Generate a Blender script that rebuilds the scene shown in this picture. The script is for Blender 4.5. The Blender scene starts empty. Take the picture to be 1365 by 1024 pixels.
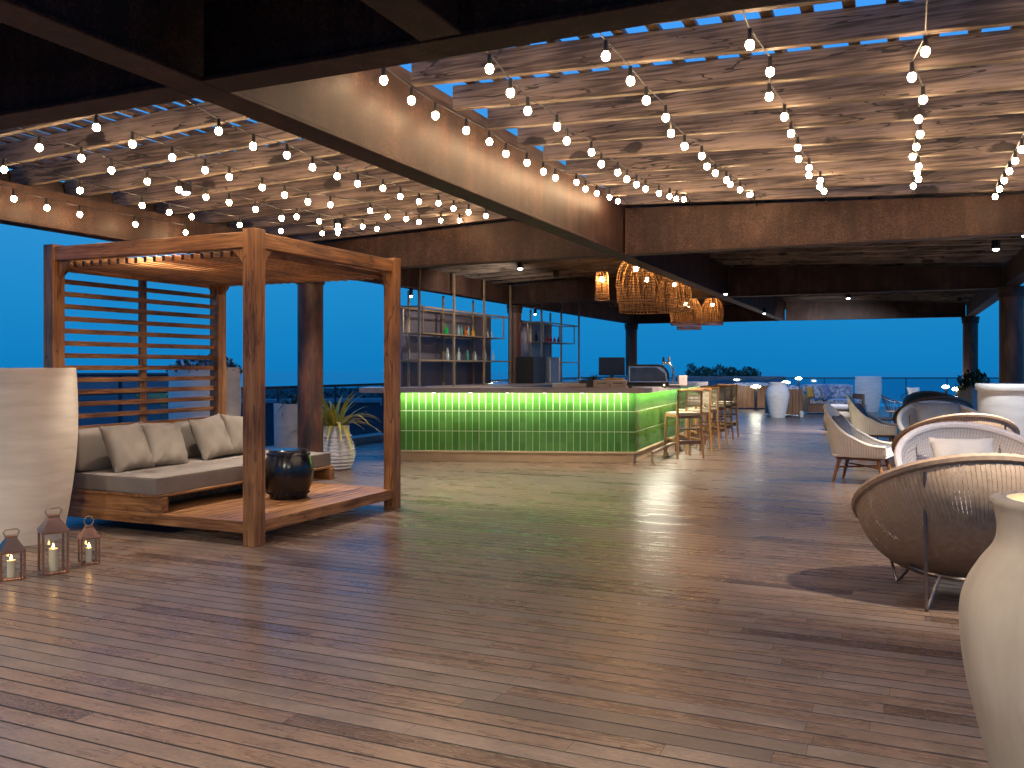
import bpy, bmesh, math, random
from mathutils import Vector, Matrix
random.seed(7)
PI = math.pi
scene = bpy.context.scene
COL = scene.collection

# ------------------------------------------------------------------ camera
F, CX, HY, CH = 1168.0, 682.0, 490.0, 1.4        # focal (px of 1365), principal x, horizon y, eye height
cam_d = bpy.data.cameras.new('camera')
cam_d.sensor_fit = 'HORIZONTAL'; cam_d.sensor_width = 36.0
cam_d.lens = F / 1365.0 * 36.0
cam_d.shift_y = -(512.0 - HY) / 1365.0
cam_d.clip_start = 0.05; cam_d.clip_end = 6000
cam = bpy.data.objects.new('camera', cam_d); COL.objects.link(cam)
cam.location = (0, 0, CH); cam.rotation_euler = (PI/2, 0, 0)
scene.camera = cam

# ------------------------------------------------------------------ world: blue hour sky
world = bpy.data.worlds.new('World'); scene.world = world
world.use_nodes = True
wn = world.node_tree; wn.nodes.clear()
w_out = wn.nodes.new('ShaderNodeOutputWorld'); w_bg = wn.nodes.new('ShaderNodeBackground')
w_tc = wn.nodes.new('ShaderNodeTexCoord'); w_sx = wn.nodes.new('ShaderNodeSeparateXYZ')
w_rmp = wn.nodes.new('ShaderNodeValToRGB')
w_nz = wn.nodes.new('ShaderNodeTexNoise'); w_nz.inputs['Scale'].default_value = 3.0; w_nz.inputs['Detail'].default_value = 3
w_ad = wn.nodes.new('ShaderNodeMath'); w_ad.operation = 'MULTIPLY_ADD'
w_ad.inputs[1].default_value = 0.05
wn.links.new(w_tc.outputs['Generated'], w_sx.inputs[0])
wn.links.new(w_tc.outputs['Generated'], w_nz.inputs['Vector'])
wn.links.new(w_nz.outputs[0], w_ad.inputs[0]); wn.links.new(w_sx.outputs['Z'], w_ad.inputs[2])
wn.links.new(w_ad.outputs[0], w_rmp.inputs[0])
cr = w_rmp.color_ramp
cr.elements[0].position = 0.0;  cr.elements[0].color = (0.004, 0.155, 0.40, 1)
cr.elements[1].position = 1.0;  cr.elements[1].color = (0.065, 0.29, 0.85, 1)
for p, c in ((0.035, (0.004, 0.172, 0.44, 1)), (0.10, (0.009, 0.205, 0.49, 1)), (0.22, (0.028, 0.250, 0.57, 1)), (0.45, (0.055, 0.30, 0.88, 1))):
    e = cr.elements.new(p); e.color = c
wn.links.new(w_rmp.outputs[0], w_bg.inputs[0]); w_bg.inputs[1].default_value = 0.92
wn.links.new(w_bg.outputs[0], w_out.inputs[0])

# ------------------------------------------------------------------ render settings
scene.render.engine = 'CYCLES'
scene.view_settings.view_transform = 'Standard'; scene.view_settings.look = 'None'
scene.view_settings.exposure = 0.38; scene.view_settings.gamma = 1.0
scene.view_settings.use_curve_mapping = False
scene.cycles.use_denoising = True
scene.cycles.use_light_tree = True
scene.cycles.sample_clamp_indirect = 4.0
scene.cycles.max_bounces = 8; scene.cycles.transparent_max_bounces = 16
scene.cycles.caustics_reflective = False; scene.cycles.caustics_refractive = False

L_BULB = 135.0       # radiance of the festoon bulbs
L_PEND = 230.0
SPOT_W = 60.0
L_LED = 12.0

# ------------------------------------------------------------------ building frame: x = v (right, towards camera), y = u (away)
UX, UY = 0.4054, 0.9142
RZ = math.atan2(-UX, UY)
def W(u, v, z=0.0): return Vector((UX*u + UY*v, UY*u - UX*v, z))
def G(px, py, z=0.0):
    Y = (CH - z) * F / (py - HY); return Vector(((px - CX) * Y / F, Y, z))
def AT(px, Y, z=0.0): return Vector(((px - CX) * Y / F, Y, z))
def onv(px, py, v):
    rx, rz = (px - CX)/F, (HY - py)/F
    t = v / (rx*UY - UX); return (rx*t*UX + t*UY, CH + rz*t)      # (u, z)

# ------------------------------------------------------------------ materials
MATS = {}
def new_mat(name):
    m = bpy.data.materials.new(name); m.use_nodes = True
    nt = m.node_tree; nt.nodes.clear()
    out = nt.nodes.new('ShaderNodeOutputMaterial')
    return m, nt, out
def N(nt, t, **kw):
    n = nt.nodes.new(t)
    for k, v in kw.items():
        setattr(n, k, v)
    return n
def ramp(nt, fac, stops):
    r = N(nt, 'ShaderNodeValToRGB')
    els = r.color_ramp.elements
    els[0].position, els[0].color = stops[0][0], (*stops[0][1], 1)
    els[1].position, els[1].color = stops[-1][0], (*stops[-1][1], 1)
    for p, c in stops[1:-1]:
        e = els.new(p); e.color = (*c, 1)
    nt.links.new(fac, r.inputs[0]); return r
def principled(nt, out, rough=0.5, metal=0.0, spec=0.5):
    b = N(nt, 'ShaderNodeBsdfPrincipled')
    b.inputs['Roughness'].default_value = rough; b.inputs['Metallic'].default_value = metal
    b.inputs['Specular IOR Level'].default_value = spec
    nt.links.new(b.outputs[0], out.inputs[0]); return b
def coords(nt, scale=(1, 1, 1), rot=(0, 0, 0)):
    tc = N(nt, 'ShaderNodeTexCoord'); mp = N(nt, 'ShaderNodeMapping')
    mp.inputs['Scale'].default_value = scale; mp.inputs['Rotation'].default_value = rot
    nt.links.new(tc.outputs['Object'], mp.inputs[0]); return mp.outputs[0]
def noise(nt, vec, scale, detail=4, rough=0.55, dist=0.0):
    n = N(nt, 'ShaderNodeTexNoise'); n.inputs['Scale'].default_value = scale
    n.inputs['Detail'].default_value = detail; n.inputs['Roughness'].default_value = rough
    n.inputs['Distortion'].default_value = dist
    nt.links.new(vec, n.inputs['Vector']); return n.outputs[0]
def math_(nt, op, a, b=None, c=None, clamp=False):
    n = N(nt, 'ShaderNodeMath', operation=op); n.use_clamp = clamp
    for i, x in enumerate((a, b, c)):
        if x is None: continue
        if isinstance(x, (int, float)): n.inputs[i].default_value = x
        else: nt.links.new(x, n.inputs[i])
    return n.outputs[0]
def mixc(nt, fac, a, b, mode='MIX'):
    n = N(nt, 'ShaderNodeMix', data_type='RGBA', blend_type=mode)
    if isinstance(fac, (int, float)): n.inputs[0].default_value = fac
    else: nt.links.new(fac, n.inputs[0])
    for i, x in ((6, a), (7, b)):
        if isinstance(x, tuple): n.inputs[i].default_value = (*x, 1)
        else: nt.links.new(x, n.inputs[i])
    return n.outputs[2]
def bump(nt, bsdf, h, strength=0.3, dist=0.01):
    b = N(nt, 'ShaderNodeBump'); b.inputs['Strength'].default_value = strength; b.inputs['Distance'].default_value = dist
    nt.links.new(h, b.inputs['Height']); nt.links.new(b.outputs[0], bsdf.inputs['Normal'])

def mat_plain(name, c1, c2=None, scale=8, rough=0.6, metal=0.0, bmp=0.0, bscale=60, spec=0.5, stretch=(1, 1, 1), detail=5):
    if name in MATS: return MATS[name]
    m, nt, out = new_mat(name); b = principled(nt, out, rough, metal, spec)
    v = coords(nt, stretch)
    n = noise(nt, v, scale, detail)
    c2 = c2 or tuple(x*0.75 for x in c1)
    r = ramp(nt, n, [(0.3, c2), (0.7, c1)])
    nt.links.new(r.outputs[0], b.inputs['Base Color'])
    if bmp: bump(nt, b, noise(nt, v, bscale, 3), bmp, 0.004)
    MATS[name] = m; return m

def mat_wood(name, dark, mid, light, axis=0, rough=0.45, cracks=0.0, freq=1.0, bmp=0.25, contrast=1.0, crk=(.05, .14), checks=0.0, fine=.35):
    """grain runs along local axis; every pixel of noise is in object space"""
    if name in MATS: return MATS[name]
    m, nt, out = new_mat(name); b = principled(nt, out, rough)
    s = [16*freq]*3; s[axis] = 0.9*freq
    v = coords(nt, tuple(s))
    g1 = noise(nt, v, 1.0, 6, 0.6, 0.6)
    s2 = [70*freq]*3; s2[axis] = 3*freq
    v2 = coords(nt, tuple(s2)); g2 = noise(nt, v2, 1.0, 3, 0.6)
    v3 = coords(nt, (1, 1, 1)); g3 = noise(nt, v3, 1.6, 3)
    f = math_(nt, 'MULTIPLY_ADD', g2, fine, math_(nt, 'MULTIPLY', g1, 1-fine))
    f = math_(nt, 'MULTIPLY_ADD', g3, 0.5, math_(nt, 'SUBTRACT', f, 0.25))
    r = ramp(nt, f, [(0.5-.18/contrast, dark), (0.5, mid), (0.5+.2/contrast, light)])
    col = r.outputs[0]
    if cracks:
        s4 = [3.2]*3; s4[axis] = 1.6
        v4 = coords(nt, tuple(s4))
        vo = N(nt, 'ShaderNodeTexVoronoi'); vo.inputs['Scale'].default_value = 1.0; vo.inputs['Randomness'].default_value = 1.0
        nt.links.new(v4, vo.inputs['Vector'])
        wob = noise(nt, coords(nt, (9, 9, 9)), 1.0, 3)
        d = math_(nt, 'ADD', vo.outputs['Distance'], math_(nt, 'MULTIPLY', math_(nt, 'SUBTRACT', wob, 0.5), 0.25))
        k = ramp(nt, d, [(crk[0], (1, 1, 1)), (crk[1], (0, 0, 0))])
        col = mixc(nt, math_(nt, 'MULTIPLY', k.outputs[0], cracks), col, tuple(x*0.35 for x in dark))
    if checks:
        s5 = [11*freq]*3; s5[axis] = 1.1*freq
        n5 = noise(nt, coords(nt, tuple(s5)), 1.0, 3, 0.5, 0.4)
        n6 = noise(nt, coords(nt, (2.3, 2.3, 2.3)), 1.0, 2)
        ck = math_(nt, 'LESS_THAN', math_(nt, 'ABSOLUTE', math_(nt, 'SUBTRACT', n5, 0.5)), math_(nt, 'MULTIPLY', math_(nt, 'SUBTRACT', n6, 0.42), 0.075))
        col = mixc(nt, math_(nt, 'MULTIPLY', ck, checks), col, tuple(x*0.3 for x in dark))
    nt.links.new(col, b.inputs['Base Color'])
    if bmp: bump(nt, b, f, bmp, 0.004)
    MATS[name] = m; return m

def mat_emit(name, col, strength):
    if name in MATS: return MATS[name]
    m, nt, out = new_mat(name); e = N(nt, 'ShaderNodeEmission')
    e.inputs[0].default_value = (*col, 1); e.inputs[1].default_value = strength
    nt.links.new(e.outputs[0], out.inputs[0]); MATS[name] = m; return m

def mat_glass(name, tint=(0.75, 0.9, 0.95), refl=0.08, body=None, bodyfac=0.0):
    """thin glass: see-through with a mirror coat that grows at grazing angles"""
    if name in MATS: return MATS[name]
    m, nt, out = new_mat(name)
    tr = N(nt, 'ShaderNodeBsdfTransparent'); tr.inputs[0].default_value = (*tint, 1)
    gl = N(nt, 'ShaderNodeBsdfGlossy'); gl.inputs['Roughness'].default_value = 0.03
    lw = N(nt, 'ShaderNodeLayerWeight'); lw.inputs[0].default_value = 0.25
    fac = math_(nt, 'ADD', math_(nt, 'MULTIPLY', lw.outputs['Facing'], 0.2), refl, clamp=True)
    mx = N(nt, 'ShaderNodeMixShader'); nt.links.new(fac, mx.inputs[0])
    nt.links.new(tr.outputs[0], mx.inputs[1]); nt.links.new(gl.outputs[0], mx.inputs[2])
    res = mx.outputs[0]
    if body:
        d = N(nt, 'ShaderNodeBsdfDiffuse'); d.inputs[0].default_value = (*body, 1)
        m2 = N(nt, 'ShaderNodeMixShader'); m2.inputs[0].default_value = bodyfac
        nt.links.new(res, m2.inputs[1]); nt.links.new(d.outputs[0], m2.inputs[2]); res = m2.outputs[0]
    nt.links.new(res, out.inputs[0]); MATS[name] = m; return m

def mat_deck():
    m, nt, out = new_mat('deck_boards'); b = principled(nt, out, 0.36, 0, 0.5)
    tc = N(nt, 'ShaderNodeTexCoord'); sp = N(nt, 'ShaderNodeSeparateXYZ'); nt.links.new(tc.outputs['Object'], sp.inputs[0])
    X, Y = sp.outputs['X'], sp.outputs['Y']
    yr = math_(nt, 'DIVIDE', Y, 0.107)
    row = math_(nt, 'FLOOR', yr); fy = math_(nt, 'FRACT', yr)
    wn1 = N(nt, 'ShaderNodeTexWhiteNoise', noise_dimensions='1D'); nt.links.new(row, wn1.inputs['W'])
    xa = math_(nt, 'MULTIPLY_ADD', wn1.outputs['Value'], 9.7, math_(nt, 'DIVIDE', X, 1.25))
    pl = math_(nt, 'FLOOR', xa); fx = math_(nt, 'FRACT', xa)
    cmb = N(nt, 'ShaderNodeCombineXYZ'); nt.links.new(row, cmb.inputs[0]); nt.links.new(pl, cmb.inputs[1])
    wn2 = N(nt, 'ShaderNodeTexWhiteNoise', noise_dimensions='2D'); nt.links.new(cmb.outputs[0], wn2.inputs['Vector'])
    idv = wn2.outputs['Value']
    # grain, offset per board
    off = N(nt, 'ShaderNodeCombineXYZ'); nt.links.new(math_(nt, 'MULTIPLY_ADD', idv, 37.0, X), off.inputs[0])
    nt.links.new(Y, off.inputs[1]); nt.links.new(idv, off.inputs[2])
    mp = N(nt, 'ShaderNodeMapping'); mp.inputs['Scale'].default_value = (2.2, 26, 3); nt.links.new(off.outputs[0], mp.inputs[0])
    g1 = noise(nt, mp.outputs[0], 1.0, 6, 0.62, 0.8)
    mp2 = N(nt, 'ShaderNodeMapping'); mp2.inputs['Scale'].default_value = (34, 75, 3); nt.links.new(off.outputs[0], mp2.inputs[0])
    g2 = noise(nt, mp2.outputs[0], 1.0, 4, 0.7)
    mp3 = N(nt, 'ShaderNodeMapping'); mp3.inputs['Scale'].default_value = (4.0, 9.0, 1); nt.links.new(off.outputs[0], mp3.inputs[0])
    g4 = noise(nt, mp3.outputs[0], 1.0, 5, 0.6)
    big = noise(nt, coords(nt, (0.9, 0.9, 1)), 1.0, 4)
    base = ramp(nt, idv, [(0.0, (0.088, 0.052, 0.033)), (0.12, (0.148, 0.090, 0.057)), (0.35, (0.175, 0.108, 0.069)),
                          (0.6, (0.165, 0.106, 0.070)), (0.8, (0.155, 0.110, 0.080)), (0.95, (0.185, 0.128, 0.09)), (1.0, (0.105, 0.073, 0.053))])
    k = math_(nt, 'MULTIPLY_ADD', g1, 0.8, 0.60)
    k = math_(nt, 'MULTIPLY', k, math_(nt, 'MULTIPLY_ADD', g2, 1.5, 0.27))
    k = math_(nt, 'MULTIPLY', k, math_(nt, 'MULTIPLY_ADD', g4, 1.0, 0.5))
    k = math_(nt, 'MULTIPLY', k, math_(nt, 'MULTIPLY_ADD', big, 0.6, 0.72))
    vm = N(nt, 'ShaderNodeVectorMath', operation='SCALE'); nt.links.new(base.outputs[0], vm.inputs[0]); nt.links.new(k, vm.inputs['Scale'])
    # gaps between boards and butt joints
    dy = math_(nt, 'MULTIPLY', math_(nt, 'MINIMUM', fy, math_(nt, 'SUBTRACT', 1.0, fy)), 0.107)
    dx = math_(nt, 'MULTIPLY', math_(nt, 'MINIMUM', fx, math_(nt, 'SUBTRACT', 1.0, fx)), 1.25)
    wn3 = N(nt, 'ShaderNodeTexWhiteNoise', noise_dimensions='1D'); nt.links.new(math_(nt, 'ADD', math_(nt, 'FLOOR', math_(nt, 'ADD', yr, 0.5)), 0.37), wn3.inputs['W'])
    gw = math_(nt, 'MULTIPLY_ADD', wn3.outputs['Value'], 0.0034, 0.0028)
    gy = math_(nt, 'LESS_THAN', dy, gw)
    gx = math_(nt, 'LESS_THAN', dx, 0.0009)
    gap = math_(nt, 'MAXIMUM', gy, gx)
    col = mixc(nt, gap, vm.outputs[0], (0.012, 0.007, 0.005))
    nt.links.new(col, b.inputs['Base Color'])
    rr = math_(nt, 'MULTIPLY_ADD', g1, 0.20, math_(nt, 'MULTIPLY_ADD', idv, 0.06, 0.085))
    rr = math_(nt, 'MULTIPLY_ADD', g4, 0.12, math_(nt, 'ADD', rr, 0.02))
    rr = math_(nt, 'MAXIMUM', rr, math_(nt, 'MULTIPLY', gap, 0.9))
    nt.links.new(rr, b.inputs['Roughness'])
    edge = ramp(nt, dy, [(0.0, (0, 0, 0)), (0.006, (1, 1, 1))])
    tilt = math_(nt, 'MULTIPLY', math_(nt, 'MULTIPLY', math_(nt, 'SUBTRACT', fy, 0.5), math_(nt, 'SUBTRACT', idv, 0.5)), 0.6)
    h = math_(nt, 'ADD', math_(nt, 'MULTIPLY_ADD', g2, 0.16, edge.outputs[0]), math_(nt, 'MULTIPLY_ADD', g1, 0.14, tilt))
    bump(nt, b, h, 0.42, 0.005)
    return m

def mat_tile():
    m, nt, out = new_mat('green_glazed_tile'); b = principled(nt, out, 0.12, 0, 0.6)
    tc = N(nt, 'ShaderNodeTexCoord'); sp = N(nt, 'ShaderNodeSeparateXYZ'); nt.links.new(tc.outputs['Object'], sp.inputs[0])
    cm = N(nt, 'ShaderNodeCombineXYZ')
    nt.links.new(math_(nt, 'FLOOR', math_(nt, 'DIVIDE', sp.outputs['X'], 0.1)), cm.inputs[0])
    nt.links.new(math_(nt, 'FLOOR', math_(nt, 'DIVIDE', sp.outputs['Z'], 0.293)), cm.inputs[1])
    wnz = N(nt, 'ShaderNodeTexWhiteNoise', noise_dimensions='2D'); nt.links.new(cm.outputs[0], wnz.inputs['Vector'])
    r = ramp(nt, wnz.outputs['Value'], [(0, (0.040, 0.150, 0.016)), (0.5, (0.055, 0.185, 0.024)), (1, (0.075, 0.22, 0.036))])
    n = noise(nt, coords(nt, (10, 10, 4)), 1.0, 3)
    col = mixc(nt, math_(nt, 'MULTIPLY', n, 0.35), r.outputs[0], (0.026, 0.11, 0.010))
    nt.links.new(col, b.inputs['Base Color'])
    bump(nt, b, noise(nt, coords(nt, (14, 14, 6)), 1.0, 2), 0.12, 0.004)
    return m

def mat_weave(name, c1, c2, sx=90, sz=120):
    if name in MATS: return MATS[name]
    m, nt, out = new_mat(name); b = principled(nt, out, 0.55)
    tc = N(nt, 'ShaderNodeTexCoord'); sp = N(nt, 'ShaderNodeSeparateXYZ'); nt.links.new(tc.outputs['UV'], sp.inputs[0])
    a = math_(nt, 'SINE', math_(nt, 'MULTIPLY', sp.outputs['X'], sx*2*PI))
    c = math_(nt, 'SINE', math_(nt, 'MULTIPLY', sp.outputs['Y'], sz*2*PI))
    h = math_(nt, 'MULTIPLY_ADD', math_(nt, 'MULTIPLY', a, c), 0.25, math_(nt, 'MULTIPLY_ADD', a, 0.25, 0.5))
    n = noise(nt, coords(nt, (1, 1, 1)), 6, 4)
    hh = math_(nt, 'ADD', math_(nt, 'MULTIPLY', h, 0.8), math_(nt, 'MULTIPLY', math_(nt, 'SUBTRACT', n, 0.4), 0.6))
    r = ramp(nt, hh, [(0.15, c2), (0.75, c1)])
    nt.links.new(r.outputs[0], b.inputs['Base Color']); bump(nt, b, h, 0.6, 0.004)
    MATS[name] = m; return m

M_deck = mat_deck(); M_tile = mat_tile()
M_rafter = mat_wood('rafter_timber', (0.060, 0.043, 0.034), (0.165, 0.123, 0.096), (0.275, 0.210, 0.168), 0, 0.65, cracks=0.9, contrast=1.6, crk=(.15, .19), checks=.85, fine=.6)
M_slat = mat_wood('roof_slat_timber', (0.05, 0.027, 0.017), (0.10, 0.06, 0.038), (0.16, 0.10, 0.065), 1, 0.65)
M_board = mat_wood('roof_board_timber', (0.05, 0.035, 0.028), (0.10, 0.075, 0.06), (0.15, 0.11, 0.09), 0, 0.65)
def mat_steel():
    m, nt, out = new_mat('weathered_steel'); b = principled(nt, out, 0.55, 0.0, 0.3)
    v = coords(nt)
    n1 = noise(nt, v, 2.2, 6, 0.65); n2 = noise(nt, v, 70, 2, 0.75); n3 = noise(nt, coords(nt, (14, 14, 1.2)), 1.0, 4)
    f = math_(nt, 'MULTIPLY_ADD', n2, 0.45, math_(nt, 'MULTIPLY', n1, 0.4))
    f = math_(nt, 'MULTIPLY_ADD', n3, 0.2, f)
    r = ramp(nt, f, [(0.40, (0.015, 0.0068, 0.005)), (0.52, (0.040, 0.0185, 0.0125)), (0.64, (0.102, 0.055, 0.039))])
    nt.links.new(r.outputs[0], b.inputs['Base Color'])
    nt.links.new(math_(nt, 'MULTIPLY_ADD', n2, 0.35, 0.40), b.inputs['Roughness'])
    bump(nt, b, n2, 0.25, 0.003)
    return m
M_steel = mat_steel()
def mat_rust():
    m, nt, out = new_mat('rusted_column_steel'); b = principled(nt, out, 0.5)
    n1 = noise(nt, coords(nt, (3.5, 3.5, 1.1)), 1.0, 7, 0.65, 0.8); n2 = noise(nt, coords(nt, (40, 40, 6)), 1.0, 4)
    f = math_(nt, 'MULTIPLY_ADD', n2, 0.25, math_(nt, 'MULTIPLY', n1, 0.75))
    r = ramp(nt, f, [(0.38, (0.016, 0.008, 0.007)), (0.47, (0.06, 0.022, 0.013)), (0.58, (0.13, 0.045, 0.022)), (0.7, (0.20, 0.085, 0.048))])
    nt.links.new(r.outputs[0], b.inputs['Base Color']); bump(nt, b, n2, 0.2, 0.003); return m
M_rust = mat_rust()
TK = ((0.090, 0.032, 0.010), (0.24, 0.100, 0.031), (0.42, 0.200, 0.074))
M_teak_x = mat_wood('teak_across', *TK, 0, 0.42, contrast=1.35, cracks=.5, checks=.5, fine=.5); M_teak_y = mat_wood('teak_along', *TK, 1, 0.42, contrast=1.35, cracks=.5, checks=.5, fine=.5); M_teak_z = mat_wood('teak_upright', *TK, 2, 0.42, contrast=1.35, cracks=0.6, crk=(.09, .13), checks=.6, fine=.5)
M_stoolwood = mat_wood('stool_teak', (0.18, 0.080, 0.026), (0.32, 0.15, 0.052), (0.45, 0.24, 0.095), 2, 0.4, freq=1.6)
M_stooldark = mat_wood('stool_dark_rung', (0.06, 0.028, 0.018), (0.11, 0.05, 0.03), (0.17, 0.08, 0.05), 0, 0.45)
M_cord_w = mat_weave('woven_cord', (0.52, 0.45, 0.32), (0.22, 0.18, 0.12), 26, 26)
M_white = mat_plain('white_clay', (0.74, 0.71, 0.67), (0.60, 0.57, 0.54), 3.0, 0.75, bmp=0.35, bscale=45, stretch=(1, 1, 4))
M_cream = mat_plain('cream_clay', (0.68, 0.59, 0.48), (0.54, 0.45, 0.35), 2.2, 0.8, bmp=0.5, bscale=40, stretch=(1, 1, 6))
M_vase = mat_plain('sandy_clay', (0.50, 0.41, 0.31), (0.36, 0.285, 0.205), 3.0, 0.8, bmp=0.6, bscale=40, stretch=(2, 2, 0.5))
M_fabric = mat_plain('taupe_fabric', (0.255, 0.215, 0.172), (0.205, 0.175, 0.142), 5, 0.9, bmp=0.5, bscale=260, spec=0.2)
M_mattress = mat_plain('dark_taupe_fabric', (0.235, 0.195, 0.162), (0.19, 0.158, 0.13), 4, 0.9, bmp=0.4, bscale=260, spec=0.2)
M_cushw = mat_plain('offwhite_fabric', (0.62, 0.57, 0.50), (0.52, 0.47, 0.41), 5, 0.9, bmp=0.4, bscale=200, spec=0.2)
M_cushg = mat_plain('grey_fabric', (0.17, 0.17, 0.19), (0.13, 0.13, 0.15), 5, 0.9, bmp=0.4, bscale=200, spec=0.2)
M_cushbl = mat_plain('patterned_blue_fabric', (0.55, 0.58, 0.62), (0.06, 0.08, 0.16), 16, 0.9, spec=0.2)
M_cusho = mat_plain('ochre_fabric', (0.50, 0.30, 0.08), None, 5, 0.9, spec=0.2)
M_blackglaze = mat_plain('black_glaze', (0.010, 0.009, 0.009), (0.006, 0.005, 0.005), 5, 0.2, spec=0.5)
M_copper = mat_plain('copper_metal', (0.72, 0.34, 0.17), (0.50, 0.22, 0.10), 9, 0.24, metal=1.0)
M_bronze = mat_plain('bronze_metal', (0.36, 0.265, 0.16), (0.25, 0.18, 0.11), 12, 0.4, metal=0.4)
M_black = mat_plain('black_metal', (0.018, 0.017, 0.017), None, 8, 0.45)
M_chrome = mat_plain('steel_rod', (0.55, 0.52, 0.50), (0.42, 0.40, 0.38), 8, 0.22, metal=1.0)
M_rod = mat_plain('dark_steel_rod', (0.26, 0.22, 0.19), (0.2, 0.17, 0.15), 8, 0.3, metal=1.0)
M_wax = mat_plain('candle_wax', (0.82, 0.66, 0.44), (0.75, 0.58, 0.36), 4, 0.5)
M_glass = mat_glass('lantern_glass', (0.93, 0.95, 0.95), 0.04)
M_rail = mat_glass('balustrade_glass', (0.62, 0.80, 0.86), 0.05)
M_grout = mat_plain('pale_green_grout', (0.46, 0.55, 0.34), (0.38, 0.47, 0.27), 12, 0.8)
M_stone = mat_plain('pinkish_stone', (0.42, 0.35, 0.32), (0.33, 0.27, 0.24), 14, 0.3)
M_plinth = mat_plain('brass_plinth', (0.62, 0.46, 0.25), (0.52, 0.37, 0.19), 5, 0.45, metal=0.1)
M_panel = mat_plain('mauve_metal_panel', (0.15, 0.135, 0.17), (0.11, 0.10, 0.13), 40, 0.4, metal=0.35, bmp=0.2, bscale=120)
M_leaf = mat_plain('dark_leaf', (0.035, 0.07, 0.022), (0.018, 0.038, 0.014), 9, 0.5)
M_leafy = mat_plain('yellow_leaf', (0.70, 0.52, 0.08), (0.22, 0.27, 0.04), 7, 0.5)
M_flower_p = mat_plain('purple_petal', (0.25, 0.05, 0.32), None, 9, 0.6)
M_flower_w = mat_plain('white_petal', (0.7, 0.68, 0.7), None, 9, 0.6)
M_soil = mat_plain('potting_soil', (0.03, 0.02, 0.014), None, 20, 0.9)
M_tan = mat_plain('tan_rattan', (0.37, 0.255, 0.165), (0.26, 0.17, 0.105), 30, 0.6)
M_wht = mat_plain('white_rattan', (0.80, 0.74, 0.69), (0.70, 0.64, 0.60), 30, 0.6)
M_brownr = mat_plain('brown_rattan', (0.17, 0.105, 0.07), (0.10, 0.06, 0.04), 30, 0.6)
M_wicker = mat_weave('white_wicker', (0.86, 0.80, 0.71), (0.58, 0.52, 0.45), 70, 46)
M_basket = mat_plain('basket_rattan', (0.50, 0.31, 0.15), (0.34, 0.19, 0.085), 25, 0.6)
M_bulb = mat_emit('warm_bulb', (1.0, 0.66, 0.36), L_BULB)
M_pendb = mat_emit('amber_bulb', (1.0, 0.52, 0.18), L_PEND)
M_flame = mat_emit('candle_flame', (1.0, 0.52, 0.16), 45)
M_led = mat_emit('led_lamp', (1.0, 0.93, 0.72), L_LED); M_strip = mat_emit('led_strip', (1.0, 0.94, 0.76), 105)
M_cool = mat_emit('cool_lamp', (0.85, 0.95, 1.0), 16)
M_warmlamp = mat_emit('small_lamp', (1.0, 0.82, 0.5), 26)
M_teakseat = mat_wood('sofa_slats', (0.10, 0.042, 0.018), (0.19, 0.085, 0.035), (0.28, 0.14, 0.06), 2, 0.5, freq=1.3)

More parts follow.
